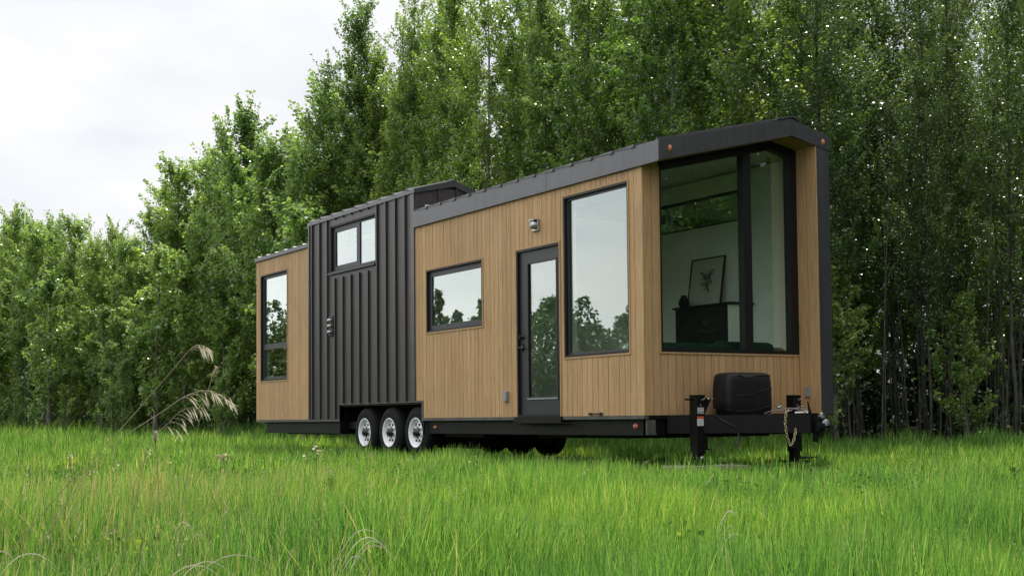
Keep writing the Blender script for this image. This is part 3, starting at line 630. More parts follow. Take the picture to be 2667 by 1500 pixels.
def jack(x, label, hole=True):
    y = -0.295; h = 0.060
    b = MB(); b.box(x - h, x + h, y - h, y + h, z_(-0.43), z_(0.214)); b.box(x - h - 0.004, x + h + 0.004, y - h - 0.004, y + h + 0.004, z_(0.206), z_(0.220))
    nmi = len(b.mi)
    b.lathe([(0, 0.001), (0, 0.007), (0.004, 0.009)], (x + .02, y - h - 0.006, z_(0.163)), 'y', 8); b.lathe([(0, 0.001), (0, 0.006), (0.004, 0.008)], (x, y - h - 0.006, z_(0.105)), 'y', 8); b.lathe([(0, 0.001), (0, 0.009), (0.004, 0.011)], (x + .048, y - h - 0.006, z_(0.17)), 'y', 8)
    b.mi[nmi:] = [1] * (len(b.mi) - nmi)
    j = b.build('jack', [M['steel'], M['chrome']], H, bevel=0.005, label=label)
    b = MB(); b.box(x - .045, x + .045, y - .045, y + .045, z_(-0.545), z_(-0.42)); b.box(x - .12, x + .12, y - .12, y + .12, z_(-0.552), z_(-0.535))
    b.build('drop_foot', M['steel'], j, bevel=0.004)
    return j
JL, JR = 0.497, 1.935
j = jack(JL, 'left drop leg jack with stickers and side crank')
b = MB(); y = -0.295
b.tube([(JL - .17, y, z_(0.170)), (JL - .06, y, z_(0.170))], 0.011, 8); b.build('crank_shaft', M['steel'], j); b = MB(); b.tube([(JL + .06, y, z_(0.172)), (JL + .20, y, z_(0.172))], 0.010, 8)
b.hexa([(JL + .062, y - .03, z_(-.01)), (JL + .075, y - .03, z_(-.01)), (JL + .075, y + .03, z_(-.01)), (JL + .062, y + .03, z_(-.01)), (JL + .10, y - .03, z_(.165)), (JL + .17, y - .03, z_(.165)), (JL + .17, y + .03, z_(.165)), (JL + .10, y + .03, z_(.165))])
b.build('crank_handle', M['steel'], j)
b = MB(); b.box(JL + .062, JL + .12, y - .03, y + .03, z_(-.375), z_(-.20)); b.box(JL + .062, JL + .155, y - .04, y + .04, z_(-.39), z_(-.376))
b.build('foot_bracket', M['steel'], j)
b = MB(); b.lathe([(0, .001), (0, .014), (.03, .014), (.03, .001)], (JL + .15, y, z_(.172)), 'x', 10); b.build('crank_joint', M['chrome'], j); b = MB(); b.lathe([(0, .001), (0, .009), (.02, .009), (.02, .001)], (JL + .205, y, z_(.172)), 'x', 10); b.build('crank_pin', M['chrome'], j)
b = MB(); b.lathe([(0, .001), (0, .02), (.012, .024)], (JL + .01, y - .075, z_(-.475)), 'y', 14); b.build('foot_pin', M['chrome'], j)
yf = -0.295 - 0.060
b = MB(); b.box(JL - .050, JL + .044, yf - .0025, yf, z_(.010), z_(.083)); b.build('sticker', M['stk_grey'], j)
b = MB(); b.box(JL - .044, JL + .038, yf - .0035, yf - .0026, z_(.072), z_(.076)); b.build('sticker_line', M['stk_white'], j); b = MB(); b.box(JL - .044, JL + .038, yf - .0035, yf - .0026, z_(.016), z_(.020)); b.build('sticker_line', M['stk_white'], j)
b = MB(); b.box(JL - .052, JL + .044, yf - .0025, yf, z_(-.120), z_(-.045)); st = b.build('warning_sticker', M['stk_white'], j)
b = MB(); b.box(JL - .052, JL + .044, yf - .0025, yf, z_(-.0445), z_(-.016)); b.build('warning_header', M['stk_red'], j)
b = MB()
for k in range(6): b.box(JL - .044, JL + .036 - (k % 3) * .012, yf - .0033, yf - .0026, z_(-.058 - k * .010), z_(-.055 - k * .010))
b.build('warning_text', M['stk_text'], j)
fc = bpy.data.curves.new('ram', 'FONT'); fc.body = 'RAM'; fc.size = 0.052; fc.align_x = 'CENTER'; fc.align_y = 'CENTER'; fc.extrude = 0.0006; fc.offset = 0.0012
fo = bpy.data.objects.new('tmp', fc); COL.objects.link(fo); bpy.context.view_layer.update()
tm = bpy.data.meshes.new_from_object(fo); bpy.data.objects.remove(fo); tm.materials.clear(); tm.materials.append(M['stk_white'])
tm.transform(Matrix.Translation((JL - .003 - 1.25, yf - .0034 - 5.5, z_(.046))) @ Matrix.Rotation(R(90), 4, 'X') @ Matrix.Diagonal((0.80, 0.86, 1, 1)))
o = link('brand_lettering', tm); o.parent = j
j = jack(JR, 'right drop leg jack behind the coupler')
b = MB(); b.tube([(JR + .05, y - .03, z_(-.50)), (JR + .17, y - .07, z_(-.505)), (JR + .26, y - .10, z_(-.495))], [0.016, .010, .006], 8); b.build('foot_pin', M['frame'], j)
b = MB(); b.lathe([(0, .001), (0, .03), (.014, .03)], (JR + .10, y - .05, z_(-.505)), 'z', 12); b.build('foot_knob', M['chrome'], j)

# propane cover
def cover(cx, cy, hw, hd, z0, z1):
    b = MB(); N = 40; rows = []
    levels = [(0, 0.93), (.04, .985), (.3, 1.0), (.62, .99), (.80, .97), (.90, .945), (.955, .90), (.985, .82), (1.0, .70)]
    def sup(t, hwx, hdy, e=0.30):
        c, s = math.cos(t), math.sin(t); return cx + hwx * abs(c) ** e * (1 if c > 0 else -1), cy + hdy * abs(s) ** e * (1 if s > 0 else -1)
    n0 = len(b.v)
    for h, k in levels:
        for i2 in range(N):
            t_ = 2 * math.pi * i2 / N; xx, yy = sup(t_, hw * k, hd * (k if k > .9 else k * .97))
            dip = -0.022 * math.exp(-((xx - cx + .02) / .07) ** 2) if h > .9 else 0
            b.v.append((xx, yy, z_(z0 + (z1 - z0) * h + dip)))
    for a in range(len(levels) - 1):
        for i2 in range(N):
            j2 = (i2 + 1) % N; b.f.append((n0 + a * N + i2, n0 + a * N + j2, n0 + (a + 1) * N + j2, n0 + (a + 1) * N + i2)); b.r.append(0); b.sm.append(True); b.mi.append(0)
    b.f.append(tuple(n0 + (len(levels) - 1) * N + i2 for i2 in range(N))); b.r.append(0); b.sm.append(True); b.mi.append(0)
    o = b.build('propane_cover', M['black_pl'], H, label='black moulded double propane tank cover on the tongue')
    b = MB()
    for (zz, amp, ph) in ((0.335, 0.0, 0), (0.24, 0.045, 0.5), (0.055, 0.03, 0.4)):
        pts = []
        for q in range(25):
            t_ = math.pi * (1.02 + 0.96 * q / 24); xx, yy = sup(t_, hw * 1.001, hd * 1.001)
            pts.append((xx, yy, z_(z0 + zz + amp * math.cos((xx - cx) / hw * 2.4 - 2.2))))
        if amp: b.tube(pts, 0.006, 6)
    pts = []
    for q in range(20):
        xx = cx - hw * .55 + q / 19 * hw * 1.4; pts.append((xx, cy - hd * .93, z_(z0 + (z1 - z0) * .93 - .030 * math.exp(-((xx - cx + .05) / .09) ** 2))))
    b.tube(pts, 0.008, 6)
    b.build('cover_ridges', M['black_pl'], o)
cover(1.150, -0.30, 0.335, 0.165, 0.0045, 0.470)

# safety chain: interlocked links
pts = [Vector(p) for p in [(1.17, -0.97, .03), (1.10, -1.0, .035), (1.06, -1.01, .012), (1.055, -1.0, -.092), (1.072, -1.0, -.217), (1.119, -1.0, -.335), (1.165, -1.0, -.30), (1.201, -1.0, -.198), (1.205, -1.0, -.16)]]
pts = [p - Vector((.158, .255, 0)) for p in pts]
L = [0]
for a_, b_ in zip(pts[:-1], pts[1:]): L.append(L[-1] + (b_ - a_).length)
def along(d):
    for k in range(len(pts) - 1):
        if d <= L[k + 1] or k == len(pts) - 2: return pts[k].lerp(pts[k + 1], (d - L[k]) / (L[k + 1] - L[k]))
b = MB(); nl = int(L[-1] / 0.034)
for k in range(nl):
    c0 = along((k + .5) * L[-1] / nl); t_ = (along(min((k + .8) * L[-1] / nl, L[-1])) - along((k + .2) * L[-1] / nl)).normalized()
    ref = Vector((1, 0.2, 0)) if k % 2 else Vector((0.2, -1, 0.1)); ref = (ref - t_ * ref.dot(t_)).normalized()
    lk = [c0 + t_ * (0.024 * math.cos(q)) * (1) + ref * (0.0135 * math.sin(q)) for q in np.linspace(0, 2 * math.pi, 13)]
    b.tube([(p_.x, p_.y, z_(p_.z)) for p_ in lk], 0.0042, 5, caps=False)
b.build('safety_chain', M['gold'], H, label='zinc yellow chain hanging from the tongue')
b = MB(); b.tube([(1.005, -1.255, z_(-.335)), (0.965, -1.255, z_(-.36))], .020, 8); b.tube([(1.005, -1.255, z_(-.33)), (1.07, -1.255, z_(-.325))], .006, 6); b.build('chain_hook', M['steel'], H)
def smooth_path(P, n=6):
    P = [Vector(p) for p in P]; out = []
    for k in range(len(P) - 1):
        p0, p1, p2, p3 = P[max(k - 1, 0)], P[k], P[k + 1], P[min(k + 2, len(P) - 1)]
        for q in range(n):
            t_ = q / n; out.append(0.5 * ((2 * p1) + (-p0 + p2) * t_ + (2 * p0 - 5 * p1 + 4 * p2 - p3) * t_ ** 2 + (-p0 + 3 * p1 - 3 * p2 + p3) * t_ ** 3))
    out.append(P[-1]); return out
def cable(name, P, r, mat, parent, label=None):
    b = MB(); b.tube([(p.x, p.y, z_(p.z)) for p in smooth_path(P)], r, 7); return b.build(name, mat, parent, label=label)
cable('power_cable', [(x - .21, -.76, z * .975) for x, z in ((0.56, .06), (0.575, 0), (0.63, -.05), (0.756, -.105), (0.85, -.15), (0.893, -.215), (0.885, -.28), (0.855, -.35))], 0.013, M['cable'], H)
cable('brake_wire', [(1.02, -.80, .01), (1.08, -.95, .05), (1.15, -1.1, .06), (1.22, -1.18, .02)], .005, M['greycab'], H)
cable('brake_wire', [(1.10, -.9, .03), (1.20, -1.0, .055), (1.28, -1.12, .05), (1.30, -1.2, .0)], .006, M['greycab'], H)
cable('brake_wire', [(1.16, -1.02, .02), (1.22, -1.12, .075), (1.26, -1.16, .075), (1.29, -1.2, .02)], .005, M['greycab'], H)
cable('brake_wire', [(1.02, -.8, .0), (1.12, -1.05, -.02), (1.2, -1.2, .0)], .005, M['cable'], H)
b = MB(); b.tube([(1.13, -1.16, z_(.012)), (1.22, -1.21, z_(.012))], .011, 8); b.tube([(1.235, -1.22, z_(.013)), (1.265, -1.24, z_(.013))], .011, 8); b.tube([(1.22, -1.21, z_(.012)), (1.235, -1.22, z_(.04))], .004, 6); b.build('white_connector', M['whitepl'], H)
b = MB(); b.tube([(1.13, -.88, z_(.062)), (1.16, -.92, z_(.085))], .012, 8); b.build('cable_plug', M['nickel'], H)
b = MB(); b.hexa([(1.24, -1.28, z_(0)), (1.26, -1.28, z_(0)), (1.26, -1.25, z_(0)), (1.24, -1.25, z_(0)), (1.215, -1.27, z_(.13)), (1.222, -1.27, z_(.13)), (1.222, -1.26, z_(.13)), (1.215, -1.26, z_(.13))]); b.build('breakaway_lever', M['steel'], H)

# marker lamps
def marker(name, org, ax, mat, rx=.03, rz=.034):
    b = MB(); n0 = 14; rr = []
    for (a, k) in ((0.0, 1.12), (-.006, 1.10), (-.007, 1.0), (-.018, .86), (-.026, .55), (-.029, .02)):
        for q in range(n0):
            t_ = 2 * math.pi * q / n0; u, w = rx * k * math.cos(t_), rz * k * math.sin(t_)
            b.v.append((org[0] + a, org[1] + u, z_(org[2]) + w) if ax == 'x' else (org[0] + u, org[1] + a, z_(org[2]) + w))
    for a in range(5):
        for q in range(n0): b.f.append((a * n0 + q, a * n0 + (q + 1) % n0, (a + 1) * n0 + (q + 1) % n0, (a + 1) * n0 + q)); b.r.append(0); b.sm.append(True); b.mi.append(0)
    return b.build(name, mat, H)
marker('marker_lamp', (0.125, ypf, 2.918), 'y', M['amber'], .022, .036); marker('marker_lamp', (2.430, ypf, 3.215), 'y', M['amber'], .02, .036)
marker('marker_lamp', (0.050, 0.236, -.122), 'x', M['redlens'], .038, .032); marker('marker_lamp', (0.05, 4.948, -.135), 'x', M['amber'], .03, .026)

# board under the left jack
b = MB(); rz = R(-6)
for k in range(2):
    P = []
    for (u, w) in ((-.44, -.30 + k * .225), (.42, -.30 + k * .225), (.42, -.08 + k * .225), (-.44, -.08 + k * .225)):
        P.append((JL + .03 + u * math.cos(rz) - w * math.sin(rz), -0.33 + u * math.sin(rz) + w * math.cos(rz)))
    b.hexa([(p[0], p[1], .004) for p in P] + [(p[0], p[1], .046 + .002 * k) for p in P], k * .5)
tag(b.build('wooden_board', M['pad'], None, bevel=0.004), 'weathered plywood pad in the grass under the left jack', 'board')

# ------------------------------------------------------------------ things inside the front room
S = empty('sofa', (1.3, 0.5, z_(0.05)), 'dark green sofa seen along the sill of the corner window', 'sofa')
b = MB(); b.box(0.40, 2.25, 0.20, 1.0, z_(0.13), z_(0.42)); b.build('seat_base', M['sofa'], S, bevel=0.03)
b = MB(); b.box(0.40, 2.25, 0.16, 0.34, z_(0.13), z_(0.80)); b.build('backrest', M['sofa'], S, bevel=0.04)
for (a, c, z) in ((0.42, 1.27, .835), (1.29, 2.18, .865)):
    b = MB(); b.box(a, c, 0.24, 0.46, z_(0.44), z_(z)); b.build('back_cushion', M['sofa'], S, bevel=0.07)
for (a, c) in ((0.22, 0.39), (2.24, 2.38)):
    b = MB(); b.box(a, c, 0.18, 0.98, z_(0.06), z_(0.62)); b.build('armrest', M['sofa'], S, bevel=0.04)
def blob(name, cx, cy, cz, rx, ry, rz_, mat, seed=0, parent=None):
    b = MB(); N, Mr = 20, 12; rg = random.Random(seed); ph = [rg.uniform(0, 6) for _ in range(4)]
    for a in range(Mr + 1):
        th = math.pi * a / Mr
        for q in range(N):
            f = 2 * math.pi * q / N; k = 1 + .08 * math.sin(3 * f + ph[0]) * math.sin(2 * th + ph[1]) + .05 * math.sin(5 * f + ph[2] + 3 * th)
            cs, sn = math.cos(f), math.sin(f); cs = math.copysign(abs(cs) ** .7, cs); sn = math.copysign(abs(sn) ** .7, sn)
            b.v.append((cx + rx * k * math.sin(th) * cs, cy + ry * k * math.sin(th) * sn, cz + rz_ * k * math.cos(th)))
    for a in range(Mr):
        for q in range(N): b.f.append((a * N + q, (a + 1) * N + q, (a + 1) * N + (q + 1) % N, a * N + (q + 1) % N)); b.r.append(0); b.sm.append(True); b.mi.append(0)
    return b.build(name, mat, parent)
tag(blob('throw_cushion', 0.30, 0.50, z_(0.74), 0.12, 0.26, 0.125, M['throw'], 2), 'pale throw cushion behind the low corner of the tall side window', 'cushion')
K = empty('cabinet', (2.18, 1.42, z_(0.05)), 'black fronted cabinet with white end against the far wall', 'cabinet')
b = MB(); b.box(2.02, 2.395, 0.90, 1.95, z_(0.05), z_(1.375)); b.build('carcass', M['white'], K)
b = MB(); b.box(2.0, 2.019, 0.93, 1.94, z_(0.07), z_(1.372)); b.build('front_panel', M['dark'], K)
b = MB(); b.box(1.98, 2.397, 0.86, 1.98, z_(1.376), z_(1.402)); b.build('cabinet_top', M['dark'], K)
# framed print leaning on the wall
P_ = empty('framed_print', (2.30, 1.7, z_(1.403)), 'thin black framed ink sketch leaning on the wall above the cabinet', 'picture')
def lean(s, z, d): return (2.285 + 0.10 * (z - 1.405) / .65 + d, s, z + Gz)
b = MB(); ring(b, 1.375, 2.045, 1.405, 2.06, 0.016, -0.012, 0.012, mp=lean); b.build('picture_frame', M['frame'], P_)
b = MB(); b.hexa([lean(1.388, 1.418, -.002), lean(2.032, 1.418, -.002), lean(2.032, 1.418, .006), lean(1.388, 1.418, .006), lean(1.388, 2.047, -.002), lean(2.032, 2.047, -.002), lean(2.032, 2.047, .006), lean(1.388, 2.047, .006)])
b.build('print_sheet', M['paper'], P_)
b = MB(); rg = random.Random(11)     # loose ink strokes, a generic sprig
def stroke(P, w):
    for (s0, z0), (s1, z1) in zip(P[:-1], P[1:]):
        dx, dz = s1 - s0, z1 - z0; l_ = math.hypot(dx, dz) + 1e-6; nx_, nz_ = -dz / l_ * w / 2, dx / l_ * w / 2
        b.face([lean(s0 - nx_, z0 - nz_, -.0035), lean(s1 - nx_, z1 - nz_, -.0035), lean(s1 + nx_, z1 + nz_, -.0035), lean(s0 + nx_, z0 + nz_, -.0035)])
for k in range(46):
    a0 = rg.uniform(0, 6.28); r0 = rg.uniform(0, .06); cs0, cz0 = 1.70 + r0 * math.cos(a0), 1.76 + 1.3 * r0 * math.sin(a0)
    a1 = a0 + rg.uniform(-.5, .5); l_ = rg.uniform(.03, .10)
    stroke([(cs0, cz0), (cs0 + l_ * .5 * math.cos(a1), cz0 + l_ * .5 * math.sin(a1)), (cs0 + l_ * math.cos(a1 + .3), cz0 + l_ * math.sin(a1 + .3))], rg.uniform(.004, .016))
stroke([(1.72, 1.80), (1.80, 1.86), (1.85, 1.87)], .03); stroke([(1.68, 1.80), (1.60, 1.87), (1.57, 1.89)], .03); stroke([(1.70, 1.72), (1.66, 1.64), (1.63, 1.60)], .035)
b.build('ink_sketch', M['ink'], P_, normals=False)
b = MB(); b.lathe([(0, .001), (0, .045), (.05, .075), (.11, .06), (.15, .035), (.165, .045)], (2.12, 1.86 + .05, z_(1.403)), 'z', 20)
tag(b.build('vase', M['dark'], None), 'small dark round vase on the cabinet beside the framed sketch', 'vase')

# ------------------------------------------------------------------ trees
def leaf_quads(P, size, rng, up=0.35, droop=0.25):
    n = len(P); nrm = rng.normal(size=(n, 3)); nrm[:, 2] = np.abs(nrm[:, 2]) * (1 + up); nrm /= np.linalg.norm(nrm, axis=1)[:, None]
    t_ = rng.normal(size=(n, 3)); t_[:, 2] -= droop * 2; t_ -= nrm * np.sum(t_ * nrm, 1)[:, None]; t_ /= np.linalg.norm(t_, axis=1)[:, None] + 1e-9
    bb = np.cross(nrm, t_); L_ = size[:, None]
    v0 = P; v1 = P + t_ * L_ * .42 + bb * L_ * .40 + nrm * L_ * .10; v2 = P + t_ * L_; v3 = P + t_ * L_ * .42 - bb * L_ * .40 + nrm * L_ * .10
    return np.stack([v0, v1, v2, v3], 1).reshape(-1, 3)

def make_tree(seed, Ht, base, rad, nleaf, leaf=0.085, shape='poplar', rtrunk=None, nb=None, lm='leaf', bk='bark'):
    rng = np.random.default_rng(seed); rtrunk = rtrunk or 0.011 * Ht + .015
    tb = MB(); zs_ = np.linspace(0, Ht * .985, 12)
    wx = np.cumsum(rng.normal(0, .028 * Ht / 12, 12)); wy = np.cumsum(rng.normal(0, .028 * Ht / 12, 12)); wx[0] = wy[0] = 0
    tb.tube([(wx[i], wy[i], z if i else -0.15) for i, z in enumerate(zs_)], [max(.006, rtrunk * (1 - z / Ht) ** .85 + .004) * (1.25 if i == 0 else 1) for i, z in enumerate(zs_)], 8)
    nb = nb or int(Ht * 7)
    clumps = []; cw_ = []
    for k in range(nb):
        tt = (k + rng.random()) / nb; z0 = base + (Ht * .97 - base) * tt
        if shape == 'poplar': pr = min(1, .50 + 2.0 * tt) * (1 - tt) ** .62 * 1.05 + .06
        elif shape == 'bush': pr = min(1, .75 + 2 * tt) * (1 - tt) ** .55 + .1
        else: pr = min(1, .3 + 1.5 * tt) * (1 - tt) ** .5 + .05
        Lb = rad * pr * rng.uniform(.55, 1.25); az = k * 2.39996 + rng.normal(0, .35); el = R(rng.uniform(22, 58))
        x0, y0 = np.interp(z0, zs_, wx), np.interp(z0, zs_, wy); d = np.array([math.cos(az), math.sin(az)])
        pts = []
        for q in range(4):
            s = q / 3; hz = Lb * s * math.cos(el) * (1 - .12 * s); vz = Lb * s * math.sin(el) * (.8 + .45 * s)
            pts.append((x0 + d[0] * hz + rng.normal(0, .03) * s, y0 + d[1] * hz + rng.normal(0, .03) * s, z0 + vz))
        r0 = max(.006, rtrunk * .38 * (1 - tt) + .004)
        tb.tube(pts, [r0, r0 * .7, r0 * .45, .003], 4, caps=False)
        nc = max(3, int(Lb * 7.5))
        for q in range(nc):
            s = rng.uniform(.15, 1.0) ** .75; i3 = min(2, int(s * 3)); fr_ = s * 3 - i3
            p0, p1 = np.array(pts[i3]), np.array(pts[i3 + 1]); o3 = p0 + (p1 - p0) * fr_
            out = np.array([d[0] * rng.uniform(-.1, .7) + rng.normal(0, .28), d[1] * rng.uniform(-.1, .7) + rng.normal(0, .28), rng.uniform(.35, 1.1)])
            ls = rng.uniform(.25, .75) * (.75 + .5 * (s > .7)) * min(1.2, .5 + Ht / 12); clumps.append((o3, out / np.linalg.norm(out) * ls)); cw_.append(ls)
    for q in range(6): clumps.append((np.array([wx[-1] + rng.normal(0, .06), wy[-1] + rng.normal(0, .06), Ht * (.90 + .015 * q)]), np.array([rng.normal(0, .05), rng.normal(0, .05), Ht * .06]))); cw_.append(.5)
    cw_ = np.array(cw_) * rng.uniform(.5, 1.5, len(cw_)); idx = rng.choice(len(clumps), nleaf, p=cw_ / cw_.sum())
    O3 = np.array([c[0] for c in clumps]); D3 = np.array([c[1] for c in clumps]); tt_ = rng.random(nleaf); sg = rng.uniform(.035, .085, len(clumps))[idx] * (1.25 - .7 * tt_)
    P = O3[idx] + D3[idx] * tt_[:, None] + np.clip(rng.normal(size=(nleaf, 3)), -1.8, 1.8) * sg[:, None]
    ok_ = P[:, 2] > .05; P = P[ok_]; idx = idx[ok_]; tt_ = tt_[ok_]
    rnd = np.clip(.50 * rng.random(len(P)) + .22 * tt_ + .28 * np.interp((np.sin(P[:, 0] * 2.1 + seed) + np.sin(P[:, 1] * 2.3) + np.sin(P[:, 2] * 1.7 + 2 * seed)), [-3, 3], [0, 1]), 0, 1)
    cm = npmesh('crown', leaf_quads(P, leaf * rng.uniform(.7, 1.25, len(P)), rng), 4, M[lm], rnd)
    tmp = tb.build('trunk', M[bk], None, normals=False); tm = tmp.data; bpy.data.objects.remove(tmp)
    return dict(H=Ht, trunk=tm, crown=cm)

TALL = [make_tree(10 + k, 13.5, [1.0, 2.2, 1.4, 1.8, .9, .6, 1.5][k], [1.75, 1.4, 2.0, 1.6, 1.8, 2.2, 1.3][k], 30000, .076, rtrunk=.075) for k in range(7)]
WOODS = [make_tree(30 + k, 13.5, [2.6, 4.4, 1.8, 5.2, 3.4][k], [1.45, 1.35, 1.6, 1.3, 1.5][k], 25000, .062, rtrunk=[.045, .075, .04, .058, .05][k], lm='leaf_shaded', bk='bark_dark') for k in range(5)]
MID = [make_tree(50 + k, 8.0, .45, [1.45, 1.3, 1.6, 1.35][k], 17000, .082, lm='leaf_lit', rtrunk=.055) for k in range(4)]
YOUNG = [make_tree(70 + k, 3.6, .15, [.85, .75, .95][k], 5200, .078, 'bush', lm='leaf_lit') for k in range(3)]

sky_pts = [(-400, 560), (0, 582), (40, 560), (100, 585), (190, 572), (250, 615), (300, 600), (385, 560), (430, 470), (462, 415), (500, 440), (525, 415), (560, 372), (600, 300), (662, 286), (700, 352), (735, 372), (790, 350), (840, 240), (880, 150), (925, 20), (960, -20), (1010, 40), (1060, -40), (1120, -160), (1300, -220), (2700, -240), (4000, -240)]
sx, sy = zip(*sky_pts)
line = [Vector(p) for p in TREELINE]; LL = [0]
for a_, b_ in zip(line[:-1], line[1:]): LL.append(LL[-1] + (b_ - a_).length)
def on_line(s):
    for k in range(len(line) - 1):
        if s <= LL[k + 1] or k == len(line) - 2:
            d = (line[k + 1] - line[k]).normalized(); return line[k].lerp(line[k + 1], (s - LL[k]) / (LL[k + 1] - LL[k])), Vector((d.y, -d.x))
placed = []
rng_t = random.Random(21)
def put(s, off, row, kind, hfac=1.0, hforce=None):
    p, nrm = on_line(s); q = p + nrm * off; x, y = q.x, q.y; g = ground_h(x, y)
    u, v, dep = project(x, y, g)
    if dep < 5 or u < -420 or u > 3150: return
    if kind == 'young': h = hforce
    else:
        vh = 1091 - (u - 1333.5) * .0094
        hw = .9 / dep * FPX
        vt = float(np.interp(u, sx, sy)) if kind == 'peak' else float(max(np.interp(np.linspace(u - hw, u + hw, 5), sx, sy)))
        h = (vh - vt) / FPX * dep + cam_pos.z - g
        h *= hfac; top_ = rng_t.uniform(12.6, 15.2); h = min(h, top_)
        if u > 1250: h = rng_t.uniform(9.2, 12.4) + .3 * row if isinstance(row, int) else top_
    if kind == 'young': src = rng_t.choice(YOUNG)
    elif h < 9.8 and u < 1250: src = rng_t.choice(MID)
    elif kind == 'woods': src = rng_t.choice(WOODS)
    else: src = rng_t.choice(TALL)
    k = h / src['H']; kx = min(k * rng_t.uniform(.82, 1.3), 1.4) if kind != 'young' else k
    placed.append(dict(x=x, y=y, g=g, u=u, dep=dep, row=row, src=src, sc=(kx, kx, k), h=h, rot=rng_t.uniform(0, 6.28), young=(kind == 'young')))
s = 0.0
while s < LL[-1]:
    p, nrm = on_line(s); u = project(p.x, p.y, 0)[0]
    woods = u > 2060
    put(s, rng_t.uniform(-.5, 1.5), 0, 'woods' if woods else 'tall', rng_t.uniform(.95, 1.0)); s += rng_t.uniform(1.15, 1.75) * (1.25 if s > 62 else 1)
for row, off0 in ((1, 2.2), (2, 4.3), (3, 6.8), (4, 9.6), (5, 13.0), (6, 17.0)):
    s = rng_t.random()
    while s < LL[-1]:
        p, nrm = on_line(s); u = project(p.x, p.y, 0)[0]
        if row >= 4 and u < 1000 and rng_t.random() < .6: s += 2; continue
        put(s, off0 + rng_t.uniform(-.9, .9), row, 'woods' if u > 1800 else 'tall', rng_t.uniform(.80, .985)); s += rng_t.uniform(1.5, 2.5) * (1 + .08 * row)
def s_for_u(ut, off):
    best = None
    for q in np.arange(5, LL[-1], .2):
        p, nr = on_line(q); w_ = p + nr * off; e_ = abs(project(w_.x, w_.y, 0)[0] - ut)
        if best is None or e_ < best[0]: best = (e_, q)
    return best[1]
for ut in (40, 118, 190, 300, 385, 425, 462, 527, 585, 622, 662, 735, 790, 838, 880, 925, 965, 1070):
    of_ = .4 + .5 * (ut % 3); put(s_for_u(ut, of_), of_, 0, 'peak', 1.0)
# young trees at the edge of the field
for s_val, off, hh in [(22.0, .3, 2.6), (17.5, -.4, 2.2), (24.2, -.4, 3.4), (26.5, -.9, 3.2), (29.0, -.8, 2.4)]: put(s_val, off, 'y', 'young', hforce=hh)
s = 31.0
while s < 100:
    put(s, rng_t.uniform(-2.3, -.5), 'y', 'young', hforce=rng_t.choice([1.6, 2.2, 2.8, 3.4, 4.0, 4.8, 5.4])); s += rng_t.uniform(.9, 1.9) if s < 45 else rng_t.uniform(.55, 1.15)

zones = [(-9999, 0, ''), (0, 230, 'at the far left corner'), (230, 450, 'under the low left skyline'), (450, 667, 'just left of the house'), (667, 810, 'behind the rear wood section'), (810, 1080, 'behind the charcoal loft'),
         (1080, 1260, 'over the small square window'), (1260, 1475, 'over the entrance door'), (1475, 1672, 'over the tall side window'), (1672, 2160, 'behind the corner window gable'), (2160, 2420, 'right beside the house'), (2420, 9999, 'at the right picture edge')]
ordn = ['first', 'second', 'third', 'fourth', 'fifth', 'sixth', 'seventh', 'eighth', 'ninth', 'tenth', 'eleventh', 'twelfth', 'thirteenth', 'fourteenth', 'fifteenth', 'sixteenth', 'seventeenth', 'eighteenth', 'nineteenth', 'twentieth', 'twenty-first', 'twenty-second', 'twenty-third', 'twenty-fourth', 'twenty-fifth', 'twenty-sixth', 'twenty-seventh', 'twenty-eighth', 'twenty-ninth', 'thirtieth', 'thirty-first', 'thirty-second', 'thirty-third', 'thirty-fourth']
def add_tree(d, name, label, cat, group):
    e_ = empty(name, (d['x'], d['y'], d['g']), label, cat, group); e_.rotation_euler = (rng_t.gauss(0, .013), rng_t.gauss(0, .013), d['rot']); e_.scale = d['sc']
    link('trunk', d['src']['trunk'], e_); link('crown', d['src']['crown'], e_)
for z0, z1, txt in zones:
    fr_ = sorted([d for d in placed if d['row'] == 0 and z0 <= d['u'] < z1], key=lambda d: d['u'])
    for k, d in enumerate(fr_):
        look = 'tall leafy' if d['h'] > 10 else 'mid height leafy'
        if d['u'] > 2160: look = 'slim high crowned'
        if z0 == -9999 or (z1 == 9999 and d['u'] > 2720): add_tree(d, 'poplar_tree', 'poplar of the front row just outside the picture edge', 'tree', 'front row poplars'); continue
        add_tree(d, 'poplar_tree', f"{look} front row poplar {txt}, {ordn[k]} from left", 'tree', 'front row poplars')
    yg = sorted([d for d in placed if d['young'] and z0 <= d['u'] < z1], key=lambda d: d['u'])
    for k, d in enumerate(yg): add_tree(d, 'young_poplar', f"bushy young poplar at the meadow edge {txt}, {ordn[k]} from left", 'young tree', 'young poplars at the meadow edge')
for d in placed:
    if d['row'] in (1, 2, 3, 4, 5, 6):
        add_tree(d, 'poplar_tree', 'slim poplar in the shaded rows behind the front trees', 'tree', 'poplars deeper in the woods')

